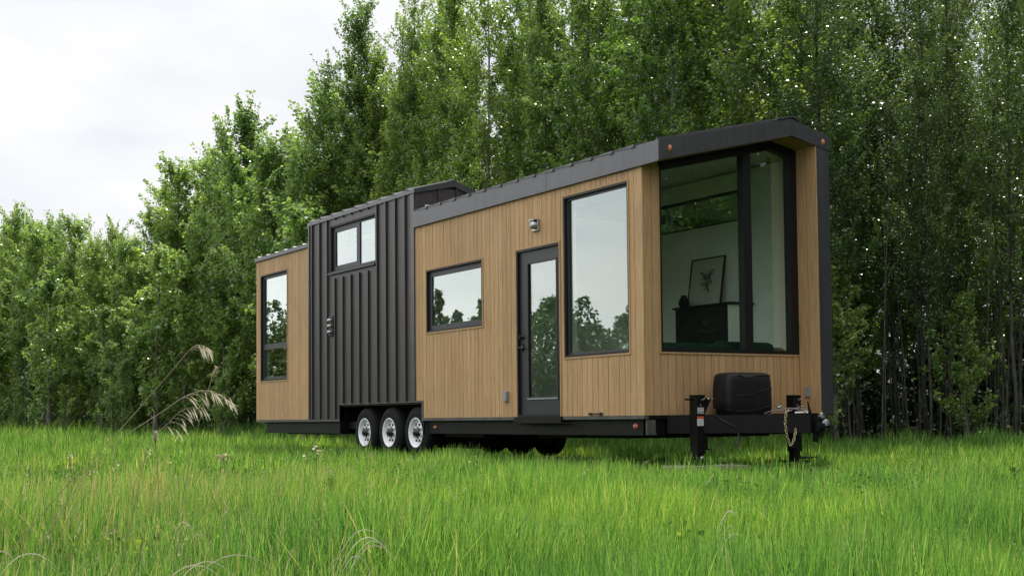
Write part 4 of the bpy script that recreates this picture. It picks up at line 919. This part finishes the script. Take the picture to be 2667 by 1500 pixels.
# undergrowth along the foot of the trees and the dense woods further in
rng = np.random.default_rng(5)
def strip(n, s0, s1, o0, o1, zmax, size, pz=1.6, name='undergrowth'):
    S_ = rng.uniform(s0, s1, n); O = rng.uniform(o0, o1, n); P = np.zeros((n, 3))
    for i2 in range(len(line) - 1):
        mk = (S_ >= LL[i2]) & (S_ < LL[i2 + 1]); a_, b_ = line[i2], line[i2 + 1]; d = (b_ - a_).normalized(); nr = Vector((d.y, -d.x)); w = (S_[mk] - LL[i2])
        P[mk, 0] = a_.x + d.x * w + nr.x * O[mk]; P[mk, 1] = a_.y + d.y * w + nr.y * O[mk]
    hh = .55 + .45 * np.sin(P[:, 0] * 1.7 + 1) * np.sin(P[:, 1] * 1.3) + .25 * np.sin(P[:, 0] * 5.1 + P[:, 1] * 3.3)
    P[:, 2] = np_ground(P[:, 0], P[:, 1]) + rng.random(n) ** pz * zmax * np.clip(hh, .15, 1.2)
    return P, size * rng.uniform(.6, 1.4, n)
P1, S1 = strip(26000, 0, LL[-1], -.5, 4.0, 1.3, .065); P1b, S1b = strip(30000, 30, LL[-1], -1.2, 1.5, 2.0, .075, 1.2)
P1 = np.concatenate([P1, P1b]); S1 = np.concatenate([S1, S1b]); V = leaf_quads(P1, S1, rng); me = npmesh('undergrowth', V, 4, M['brush'], rng.random(len(P1)))
tag(link('undergrowth', me), 'low brown and green tangled brush along the foot of the trees', 'undergrowth', kind='stuff')
# bare twigs standing in it
tb = MB(); rg = random.Random(9)
for k in range(760):
    s = rg.uniform(4, LL[-1] - 3) if k < 520 else rg.uniform(6, 30); p, nr = on_line(s); q = p + nr * rg.uniform(-.4, 3.5); g = ground_h(q.x, q.y); h = rg.uniform(.4, 2.6) if k < 520 else rg.uniform(2.5, 7.5)
    a_ = rg.gauss(0, .12) * min(h, 2.5); b_ = rg.gauss(0, .12) * min(h, 2.5)
    rr_ = .010 if k < 520 else rg.uniform(.010, .022)
    tb.tube([(q.x, q.y, g - .05), (q.x + a_ * .4, q.y + b_ * .4, g + h * .5), (q.x + a_, q.y + b_, g + h)], [rr_, rr_ * .7, .003], 5, caps=False)
o = tb.build('bare_twigs', M['bark_dark'], None, normals=False)
tag(o, 'thin bare saplings and twigs standing in the brush below the trees', 'twigs', kind='stuff')
P2, S2 = strip(60000, 0, LL[-1], 13, 26, 8.0, .30, 1.0)
me = npmesh('deep_woods', leaf_quads(P2, S2, rng), 4, M['conifer'], rng.random(len(P2)) * .6)
tag(link('deep_woods', me), 'dense dark woods closing the view far behind the tree rows', 'woods', kind='stuff')

# woods across the field to the left, seen only as reflections in the side windows
Pl, Sl = [], []
rg = random.Random(4)
for k in range(190):
    f = 1.25 * k / 189; bx, by = -66 + 36 * f + rg.uniform(-3, 3), -22 + 105 * f + rg.uniform(-2, 2)
    con = math.sin(f * 23) > -.2 and f < .93; h = (rg.uniform(6.0, 8.6) if con else rg.uniform(5.0, 7.2)) * (1.48 if f > .93 else (1.06 if f > .81 else (1.42 if con else 1.15))); n = 1100
    t_ = rng.random(n) ** .8; rr = (1 - t_) * 1.3 + .10 if con else (2.4 if f > .93 else 1.7) * np.sqrt(np.clip(1 - (2 * t_ - .9) ** 2, .05, 1))
    a_ = rng.random(n) * 6.28; rr = rr * rng.uniform(.5, 1.1, n)
    Pl.append(np.stack([bx + rr * np.cos(a_), by + rr * np.sin(a_), .1 + t_ * h], 1)); Sl.append(rng.uniform(.16, .38, n))
f = rng.uniform(-.05, 1.25, 26000); Pl.append(np.stack([-66 + 36 * f + rng.normal(0, 1.5, 26000), -22 + 105 * f + rng.normal(0, 1, 26000), .05 + rng.random(26000) * np.where(f > .92, 6.8, 4.6)], 1)); Sl.append(rng.uniform(.35, .7, 26000))
Pl = np.concatenate(Pl); Sl = np.concatenate(Sl)
me = npmesh('far_woods', leaf_quads(Pl, Sl, rng), 4, M['far_leaf'], rng.random(len(Pl)))
tag(link('far_woods', me), 'mixed spruce and poplar woods across the field, mirrored in the side windows', 'woods', kind='stuff')

Pl, Sl = [], []
for (xa, ya, xb_, yb_) in ((24, -13, 25, -30), (25, -30, 16, -46), (16, -46, 2, -58)):
    n = 45000; f = rng.random(n); o_ = rng.uniform(0, 9, n); dx, dy = xb_ - xa, yb_ - ya; l_ = math.hypot(dx, dy)
    x = xa + dx * f + (-dy / l_) * o_; y = ya + dy * f + (dx / l_) * o_
    top = 12 + 1.8 * np.sin(x * 1.3 + y * .9) + 1.2 * np.sin(x * 2.9 - y * 2.1)
    Pl.append(np.stack([x, y, .1 + rng.random(n) * top], 1)); Sl.append(rng.uniform(.32, .6, n))
Pl = np.concatenate(Pl); Sl = np.concatenate(Sl)
me = npmesh('near_woods', leaf_quads(Pl, Sl, rng), 4, M['conifer_dark'], rng.random(len(Pl)))
tag(link('near_woods', me), 'tall dark woods on the right side of the field, mirrored in the corner window', 'woods', kind='stuff')

# ------------------------------------------------------------------ grass
def grass(n, dmin, dmax, power, seed, wscale):
    rng = np.random.default_rng(seed)
    u = rng.random(n); e = 2 - power                    # density falls as d^-power
    d = (dmin ** e + u * (dmax ** e - dmin ** e)) ** (1 / e)
    a = rng.uniform(-.47, .47, n)
    x = cam_pos.x + d * (fwd.x + a * right.x); y = cam_pos.y + d * (fwd.y + a * right.y)
    # keep on the field side of the tree line
    keep = np.ones(n, bool); off = np.full(n, -99.0); best = np.full(n, 1e9)
    for i2 in range(len(line) - 1):
        a_, b_ = line[i2], line[i2 + 1]; dd = b_ - a_; l2 = dd.length; dx, dy = dd.x / l2, dd.y / l2
        w = np.clip((x - a_.x) * dx + (y - a_.y) * dy, 0, l2); px, py = a_.x + dx * w, a_.y + dy * w; dist = np.hypot(x - px, y - py)
        sg = (x - a_.x) * dy - (y - a_.y) * dx; mk = dist < best; best[mk] = dist[mk]; off[mk] = (np.sign(sg) * dist)[mk]
    keep &= (off < .9 + rng.normal(0, .6, n))
    jit = rng.normal(0, .01, n)
    for yk in (7.225, 6.365, 5.505):
        keep &= ~((np.abs(x - .13) < .14) & (np.abs(y - yk) < .16)); keep &= ~((np.abs(x - 2.35) < .14) & (np.abs(y - yk) < .16))
    keep &= ~((np.abs(x - JL - .03) < .42) & (np.abs(y + .33) < .24)); keep &= ~((np.abs(x - JR) < .1) & (np.abs(y + .295) < .1))
    under = (x > .1) & (x < 2.45) & (y > .2) & (y < 11.4); keep &= ~(under & (rng.random(n) < .8))
    x, y, d, off, jit, under = (q[keep] for q in (x, y, d, off, jit, under)); n = len(x)
    z = np_ground(x, y) - .01
    clump = .5 + .5 * np.sin(x * 2.3 + 1.7 * np.sin(y * 1.1)) * np.sin(y * 2.9 + 1.3 * np.sin(x * 1.7)); big = .5 + .5 * np.sin(x * .55 + 2) * np.sin(y * .43 + 1)
    h = (.065 + .15 * clump ** 1.4 + .07 * big) * rng.uniform(.55, 1.35, n)
    near = np.clip((d - 4) / 5, 0, 1); h *= 1.20 - .15 * near
    # short where the house was parked and around the jacks, longer on the left and by the trees
    hd = np.hypot(np.clip(np.abs(x - 1.2) - 1.2, 0, 9), np.clip(np.abs(y - 4.5) - 6.0, 0, 9)); shortf = np.clip(hd / 3.5, 0, 1)
    h *= .78 + .22 * shortf; h *= 1 - .72 * np.exp(-((x - .25) ** 2 + (y + 1.0) ** 2) / 1.7)
    h *= 1 + .7 * np.clip((y - 3) / 25, 0, 1); h *= 1 + .5 * np.exp(-((off + .5) / 1.6) ** 2); h[under] *= .65; h *= 1 + .45 * np.exp(-((x + .4) / .8) ** 2 - ((y - 6.2) / 2.4) ** 2)
    w = (.0028 + .0038 * rng.random(n) ** 1.6) * wscale * np.maximum(1, d / 6.5) ** .85
    az = rng.random(n) * 6.283; lean_ = rng.gamma(2.0, .10, n); wind = 0.03
    dx, dy = np.cos(az) * lean_ + wind * right.x, np.sin(az) * lean_ + wind * right.y
    # blade side vector mostly across the view with random turn
    sa = rng.uniform(-1.1, 1.1, n); sxv = right.x * np.cos(sa) + fwd.x * np.sin(sa); syv = right.y * np.cos(sa) + fwd.y * np.sin(sa)
    def pt(t_, k): return np.stack([x + dx * h * t_ ** 2 + sxv * w * k, y + dy * h * t_ ** 2 + syv * w * k, z + h * (t_ - .22 * lean_ * t_ ** 2)], 1)
    q1 = np.stack([pt(0, -.5), pt(0, .5), pt(.5, .46), pt(.5, -.46)], 1)
    q2 = np.stack([pt(.5, -.46), pt(.5, .46), pt(1.0, .06), pt(1.0, -.06)], 1)
    patch = .5 + .5 * np.sin(x * .9 + 3) * np.sin(y * .7 + 1); wx_ = (x - cam_pos.x) * right.x + (y - cam_pos.y) * right.y
    r_ = np.clip(rng.normal(.50, .26, n) + .10 * (clump - .5), 0, .945)
    leftness = np.clip((-wx_ / d - .06) / .2, 0, 1) * np.exp(-((d - 8.5) / 5) ** 2)
    dead = rng.random(n) < (.007 + .24 * leftness * (.4 + .9 * (patch > .45)) + .02 * (patch > .8)); r_[dead] = rng.uniform(.955, 1.0, dead.sum())
    return np.concatenate([q1.reshape(-1, 3), q2.reshape(-1, 3)]), np.concatenate([r_, r_])
A, ra = grass(190000, 2.2, 9.0, 1.0, 1, 1.0)
B, rb = grass(260000, 9.0, 70.0, 1.55, 2, 1.05)
me = npmesh('meadow_grass', np.concatenate([A, B]), 4, M['grass'], np.concatenate([ra, rb]))
tag(link('meadow_grass', me), 'fresh bright green meadow grass filling the foreground around the house', 'grass', kind='stuff')

# ------------------------------------------------------------------ dry stalks and weeds
def ribbon(mb, P, w, side_v, r):
    P = [Vector(p) for p in P]; n = len(P)
    for k in range(n - 1):
        w0 = w * math.sin(math.pi * (0.12 + .88 * k / (n - 1))) ** .7; w1 = w * max(.08, math.sin(math.pi * (0.12 + .88 * (k + 1) / (n - 1)))) ** .7
        mb.face([P[k] - side_v * w0 / 2, P[k] + side_v * w0 / 2, P[k + 1] + side_v * w1 / 2, P[k + 1] - side_v * w1 / 2], r, True)
def spikelet(mb, p, d, l_, w, r):
    p = Vector(p); d = Vector(d).normalized(); sv = d.cross(Vector((random.random() - .5, random.random() - .5, .3))).normalized()
    ribbon(mb, [p, p + d * l_ * .33 + Vector((0, 0, -.002)), p + d * l_ * .66 + Vector((0, 0, -.006)), p + d * l_ + Vector((0, 0, -.012))], w, sv, r)
    sv2 = d.cross(sv); ribbon(mb, [p, p + d * l_ * .5, p + d * l_ * .95], w * .8, sv2, r * .8)
def plume_stalk(name, P, label, head_from=.72, nsp=26, group='dry plumed grass stalks', r=.0015, spl=.030):
    base = Vector(P[0]); path = smooth_path(P, 5); e_ = empty(name, base, label, 'dry grass', group)
    b = MB(); b.tube(path, [r * (1 - .7 * k / len(path)) for k in range(len(path))], 5, r=.35); b.build('stalk', M['dry'], e_, normals=False)
    b = MB(); rg2 = random.Random(len(label)); n0 = int(len(path) * head_from)
    for k in range(nsp):
        f = (k / nsp); i2 = min(len(path) - 2, n0 + int(f * (len(path) - 1 - n0))); p = path[i2].lerp(path[i2 + 1], rg2.random()); t_ = (path[i2 + 1] - path[i2]).normalized()
        br = t_ * rg2.uniform(.3, .8) + right * rg2.uniform(.25, .8) + Vector((0, 0, -1)) * rg2.uniform(.05, .75) + fwd * rg2.uniform(-.4, .4); l0 = rg2.uniform(.008, .045) * (1.2 - f * .7); q = p + br.normalized() * l0
        b.tube([p, p.lerp(q, .5) + Vector((0, 0, .004)), q], .0005, 3, caps=False, r=.4)
        spikelet(b, q, right * .55 + Vector((0, 0, -.75 + rg2.uniform(-.3, .5))) + fwd * rg2.uniform(-.3, .3), spl * rg2.uniform(.6, 1.1), .0034, rg2.uniform(.75, 1))
    b.build('seed_head', M['dry'], e_, normals=False)
    return e_
g0 = lambda x, y: ground_h(x, y)
plume_stalk('plume_grass', [(-8.60, -8.24, 0.0), (-8.378, -8.215, .161), (-8.171, -8.167, .382), (-8.008, -8.15, .548), (-7.869, -8.118, .695), (-7.798, -8.103, .773), (-7.771, -8.096, .791), (-7.751, -8.096, .785)], 'tallest leaning straw stalk, its pale plume highest in front of the trees', .70, 18)
plume_stalk('plume_grass', [(-8.42, -8.2, 0.0), (-8.291, -8.151, .118), (-8.138, -8.069, .335), (-8.011, -8.03, .493), (-7.84, -8.018, .607), (-7.776, -7.999, .646), (-7.712, -7.98, .665), (-7.663, -7.975, .654), (-7.637, -7.967, .637)], 'leaning straw stalk with the widest arching plume, below the highest one', .60, 22)
plume_stalk('plume_grass', [(-7.96, -7.78, 0.0), (-7.889, -7.812, .231), (-7.836, -7.844, .492), (-7.783, -7.877, .572), (-7.744, -7.901, .611), (-7.705, -7.925, .614)], 'shorter straw stalk with a loose plume just under the widest plume', .52, 13)
def cattail(name, P, label, w=.0045, n=6):
    base = Vector(P[0]); path = smooth_path(P, 4); e_ = empty(name, base, label, 'dry grass', 'dry grass stalks with tight heads')
    b = MB(); b.tube(path, .0014, 5, r=.3); b.build('stalk', M['dry'], e_, normals=False)
    b = MB(); a_, c2 = Vector(P[-2]), Vector(P[-1]); b.tube([a_, a_.lerp(c2, .25), a_.lerp(c2, .75), c2], [w * .6, w, w, w * .4], 7, r=.6); rg2 = random.Random(3)
    for k in range(30):
        p = a_.lerp(c2, rg2.random()); d = Vector((rg2.gauss(0, 1), rg2.gauss(0, 1), .8)).normalized(); spikelet(b, p, d, w * 2.2, w * .5, rg2.random())
    b.build('seed_head', M['dry'], e_, normals=False)
cattail('timothy_grass', [(-7.60, -7.29, 0), (-7.581, -7.297, .152), (-7.542, -7.321, .413), (-7.509, -7.341, .577), (-7.473, -7.363, .724), (-7.459, -7.372, .762)], 'thin straw stalk with one tight narrow head right of the plumes')
cattail('timothy_grass', [(-7.49, -6.88, 0), (-7.499, -6.877, .116), (-7.51, -6.871, .358), (-7.518, -6.865, .500), (-7.52, -6.865, .541)], 'short upright straw stalk with a stubby head below the plumes', .006)

def arch_blades(name, cx, cy, label, n, h, reach, seed, w=.0042):
    rg2 = random.Random(seed); z = g0(cx, cy); e_ = empty(name, (cx, cy, z), label, 'dry grass', 'curled dead grass tufts'); b = MB()
    for k in range(n):
        ax = right * rg2.uniform(.7, 1) + fwd * rg2.uniform(-.4, .4); rr = reach * rg2.uniform(.75, 1.35); hh = h * (rg2.uniform(.8, 1.12) if k % 3 else rg2.uniform(.4, .7))
        p0 = Vector((cx + rg2.gauss(0, .02), cy + rg2.gauss(0, .02), z)); P = []
        for q in range(11):
            t_ = q / 10; P.append(p0 + ax * rr * (t_ ** 1.15) + Vector((0, 0, hh * (math.sin(math.pi * (t_ * .70)) ** .8 if t_ > 0 else 0))))
        ribbon(b, P, w * rg2.uniform(.6, 1.1), fwd.lerp(Vector((0, 0, 1)), .7).normalized(), rg2.uniform(.5, 1))
    for o_ in [b.build('blades', M['dry'], e_, normals=False)]: pass
def at_view(u, dep): k = (u - CX) / FPX * dep; return cam_pos.x + fwd.x * dep + right.x * k, cam_pos.y + fwd.y * dep + right.y * k
tufts = [((-8.45, -8.47), 'curled dead blades at the bottom left corner of the meadow', 9, .26, .22), ((-8.02, -8.50), 'arching dead blades at the bottom edge below the leaning stalks', 7, .22, .25),
         ((-7.60, -8.62), 'large arching tuft of dead straw at the bottom centre left', 9, .27, .17), ((-7.80, -8.0), 'pale curled tuft low in the left meadow', 4, .25, .10),
         ((-6.41, -8.71), 'torn pale dead blades near the bottom centre', 6, .27, .13), ((-5.03, -8.95), 'pale curled plumes at the bottom right of centre', 9, .32, .12),
         ((-4.62, -8.95), 'single long dead stalk curl right of the pale plumes', 3, .33, .12), ((-7.92, -8.22), 'small curled straw tuft beside the base of the leaning stalks', 4, .30, .09)]
for k, ((x, y), lab, n, h, rch) in enumerate(tufts): arch_blades('dead_grass_tuft', x, y, lab, n, h, rch, k + 5)
# leafy weeds and dark twiggy stems
def weed(name, x, y, h, label, seed, dark=False, lean_=(0, 0), nl=60, col='weed'):
    rg2 = random.Random(seed); z = g0(x, y); e_ = empty(name, (x, y, z), label, 'weed', 'weeds standing in the meadow'); b = MB(); tips = []
    top = Vector((x + lean_[0], y + lean_[1], z + h)); b.tube([(x, y, z), (x + lean_[0] * .4, y + lean_[1] * .4, z + h * .5), top], [.0035, .0028, .001], 5)
    for k in range(7 if dark else 5):
        f = rg2.uniform(.4, .95); p = Vector((x, y, z)).lerp(top, f); q = p + (right * rg2.uniform(-1, 1) + fwd * rg2.uniform(-.6, .6)) * h * .16 + Vector((0, 0, h * rg2.uniform(.08, .22))); b.tube([p, q], [.0015, .0006], 4); tips.append((p, q))
    b.build('stem', M['stem'], e_, normals=False)
    rn = np.random.default_rng(seed); P = []
    for k in range(nl):
        p, q = rg2.choice(tips); v = p.lerp(q, rg2.uniform(.3, 1.05)); P.append((v.x - x + rg2.gauss(0, .008), v.y - y + rg2.gauss(0, .008), v.z - z + rg2.gauss(0, .008)))
    P = np.array(P); me = npmesh('leaves', leaf_quads(P, rn.uniform(.012, .028, len(P)), rn), 4, M[col], rn.random(len(P))); link('leaves', me, e_)
wl_ = [((880, 7.2), .24, 'yellow green leafy weed left of centre in the meadow', False, 120), ((2640, 9.0), .22, 'yellow green weed at the right edge of the meadow', False, 90),
       ((815, 9.2), .42, 'thin brown dead weed standing below the charcoal section', True, 25), ((865, 8.6), .30, 'leaning dark dead weed right of the thin brown one', True, 12),
       ((300, 10.5), .34, 'dark twiggy weed clump in the left meadow', True, 10), ((375, 11.0), .36, 'dark twiggy weed right of the twiggy clump', True, 10), ((195, 10.8), .33, 'grey brown dead weed further left in the meadow', True, 16),
       ((240, 9.6), .30, 'sparse dark twigs left of the short stubby straw stalk', True, 4), ((430, 9.4), .30, 'bent dark twigs under the long plumes', True, 5), ((90, 10.0), .28, 'leafless brown weed near the left picture edge', True, 6), ((1240, 12), .22, 'faint brown weed in front of the trailer wheels', True, 6),
       ((2503, 5.6), .24, 'dark jointed horsetail stem at the lower right', True, 2), ((600, 8.0), .36, 'pale wispy weed below the rear section of the house', True, 30)]
for k, ((u, dep), h, lab, dk, nl) in enumerate(wl_):
    x, y = at_view(u, dep); weed('meadow_weed', x, y, h, lab, 40 + k, dk, ((k % 3 - 1) * .04, .02), nl, 'weed' if not dk else 'dry')
rn = np.random.default_rng(12); Pw, Sw = [], []
for k in range(230):
    u_, d_ = rn.uniform(-80, 2750), rn.uniform(2.9, 16)
    if k % 3 == 0: u_ = rn.uniform(-80, 1000)
    x, y = at_view(u_, d_)
    if -.4 < x < 2.9 and -1.2 < y < 12: continue
    n = int(rn.integers(25, 80)); sp = rn.uniform(.05, .16); q = rn.normal(size=(n, 3)) * sp; hz = rn.uniform(.10, .21)
    Pw.append(np.stack([x + q[:, 0], y + q[:, 1], g0(x, y) + hz * rn.uniform(.35, 1.1, n)], 1)); Sw.append(rn.uniform(.012, .028, n))
Pw = np.concatenate(Pw); Sw = np.concatenate(Sw)
me = npmesh('ground_weeds', leaf_quads(Pw, Sw, rn), 4, M['weed'], rn.random(len(Pw)) ** 1.5)
tag(link('ground_weeds', me), 'small broad leaved weeds growing in clumps between the grass blades', 'weeds', kind='stuff')
# small straw spikes scattered in the field, too many alike to count
rg2 = random.Random(77); b = MB()
for k in range(230):
    u = rg2.uniform(-50, 2720); dep = rg2.choice([rg2.uniform(3.2, 8), rg2.uniform(6, 16)])
    x, y = at_view(u if rg2.random() < .35 else rg2.uniform(-50, 1000), dep)
    if -.3 < x < 2.8 and -1.7 < y < 12: continue
    z = g0(x, y); h = rg2.uniform(.16, .36); a_ = right * rg2.gauss(.06, .09) + fwd * rg2.gauss(0, .05); top = Vector((x, y, z + h)) + a_
    b.tube([(x, y, z), Vector((x, y, z + h * .55)) + a_ * .35, top], [.0012, .001, .0006], 3, caps=False, r=.2)
    dv = (a_ * 1.2 + Vector((0, 0, h))).normalized()
    for q in range(rg2.randint(2, 7)): spikelet(b, top - dv * rg2.random() * .06, (dv + right * rg2.uniform(-.25, .5) + fwd * rg2.uniform(-.2, .2)), rg2.uniform(.010, .024), .0022, rg2.uniform(.5, 1))
tag(b.build('straw_wisps', M['dry'], None, normals=False), 'thin pale wisps of last year straw scattered through the meadow', 'straw', kind='stuff')

# ------------------------------------------------------------------ light
w = bpy.data.worlds.new('World'); scene.world = w; w.use_nodes = True; nt = w.node_tree; nt.nodes.clear()
N = nt.nodes.new; Lk = nt.links.new
SUN_AZ = math.atan2(0.72, 0.69); SUN_EL = R(63)
sky = N('ShaderNodeTexSky'); sky.sky_type = 'NISHITA'; sky.sun_disc = False; sky.sun_elevation = SUN_EL; sky.sun_rotation = SUN_AZ
tc = N('ShaderNodeTexCoord'); sep = N('ShaderNodeSeparateXYZ'); Lk(tc.outputs['Generated'], sep.inputs[0])
mp = N('ShaderNodeMapping'); mp.inputs['Scale'].default_value = (1, 1, 2.6); Lk(tc.outputs['Generated'], mp.inputs[0])
n1 = N('ShaderNodeTexNoise'); n1.inputs['Scale'].default_value = 2.6; n1.inputs['Detail'].default_value = 5; n1.inputs['Roughness'].default_value = .5; Lk(mp.outputs[0], n1.inputs['Vector'])
n2 = N('ShaderNodeTexNoise'); n2.inputs['Scale'].default_value = 5.5; n2.inputs['Detail'].default_value = 6; n2.inputs['Roughness'].default_value = .55; Lk(mp.outputs[0], n2.inputs['Vector'])
cr = N('ShaderNodeValToRGB'); e = cr.color_ramp.elements; e[0].position = .30; e[0].color = (.84, .87, .93, 1); e[1].position = .60; e[1].color = (1.0, 1.0, 1.01, 1); Lk(n2.outputs['Fac'], cr.inputs[0])
el = N('ShaderNodeMapRange'); el.inputs['From Min'].default_value = .26; el.inputs['From Max'].default_value = .95; el.inputs['To Min'].default_value = .97; el.inputs['To Max'].default_value = 2.1; Lk(sep.outputs['Z'], el.inputs['Value'])
# the cloud deck is brighter over the open field than over the woods
az = N('ShaderNodeVectorMath'); az.operation = 'DOT_PRODUCT'; az.inputs[1].default_value = (-.75, .66, 0); Lk(tc.outputs['Generated'], az.inputs[0])
az1 = N('ShaderNodeMapRange'); az1.inputs['From Min'].default_value = -1; az1.inputs['From Max'].default_value = 1; Lk(az.outputs['Value'], az1.inputs['Value'])
az2 = N('ShaderNodeValToRGB'); e = az2.color_ramp.elements; e.new(.5); e.new(.8)
for q_, (p_, v_) in zip(e, ((.12, .50), (.58, 1.0), (.79, 1.06), (.97, 1.85))): q_.position = p_; q_.color = (v_, v_, v_, 1)
Lk(az1.outputs[0], az2.inputs[0])
ml = N('ShaderNodeMath'); ml.operation = 'MULTIPLY'; Lk(el.outputs[0], ml.inputs[0]); Lk(az2.outputs[0], ml.inputs[1])
vs = N('ShaderNodeVectorMath'); vs.operation = 'SCALE'; Lk(cr.outputs[0], vs.inputs[0]); Lk(ml.outputs[0], vs.inputs[3])
sk = N('ShaderNodeVectorMath'); sk.operation = 'SCALE'; sk.inputs[3].default_value = .12; Lk(sky.outputs[0], sk.inputs[0])
cov = N('ShaderNodeValToRGB'); e = cov.color_ramp.elements; e[0].position = .25; e[0].color = (.72, .72, .72, 1); e[1].position = .45; e[1].color = (1, 1, 1, 1); Lk(n1.outputs['Fac'], cov.inputs[0])
mxw = N('ShaderNodeMix'); mxw.data_type = 'RGBA'; Lk(cov.outputs[0], mxw.inputs['Factor']); Lk(sk.outputs[0], mxw.inputs[6]); Lk(vs.outputs[0], mxw.inputs[7])
bg = N('ShaderNodeBackground'); Lk(mxw.outputs[2], bg.inputs[0]); bg.inputs[1].default_value = 0.84
wo = N('ShaderNodeOutputWorld'); Lk(bg.outputs[0], wo.inputs[0])

sd = bpy.data.lights.new('sun', 'SUN'); sd.energy = 4.8; sd.angle = R(2.5); sd.color = (1.0, .95, .87)
so = bpy.data.objects.new('sun', sd); COL.objects.link(so)
dirv = Vector((math.sin(SUN_AZ) * math.cos(SUN_EL), math.cos(SUN_AZ) * math.cos(SUN_EL), math.sin(SUN_EL)))
so.rotation_euler = dirv.to_track_quat('Z', 'Y').to_euler(); so.location = (10, 10, 30)

vs_ = scene.view_settings; vs_.view_transform = 'Standard'; vs_.look = 'None'; vs_.exposure = 0.25; vs_.gamma = 1.0
scene.render.engine = 'CYCLES'
cy_ = scene.cycles; cy_.max_bounces = 8; cy_.diffuse_bounces = 3; cy_.glossy_bounces = 3; cy_.transparent_max_bounces = 12; cy_.transmission_bounces = 3
cy_.use_denoising = True; cy_.sample_clamp_indirect = 6.0; cy_.caustics_reflective = False; cy_.caustics_refractive = False
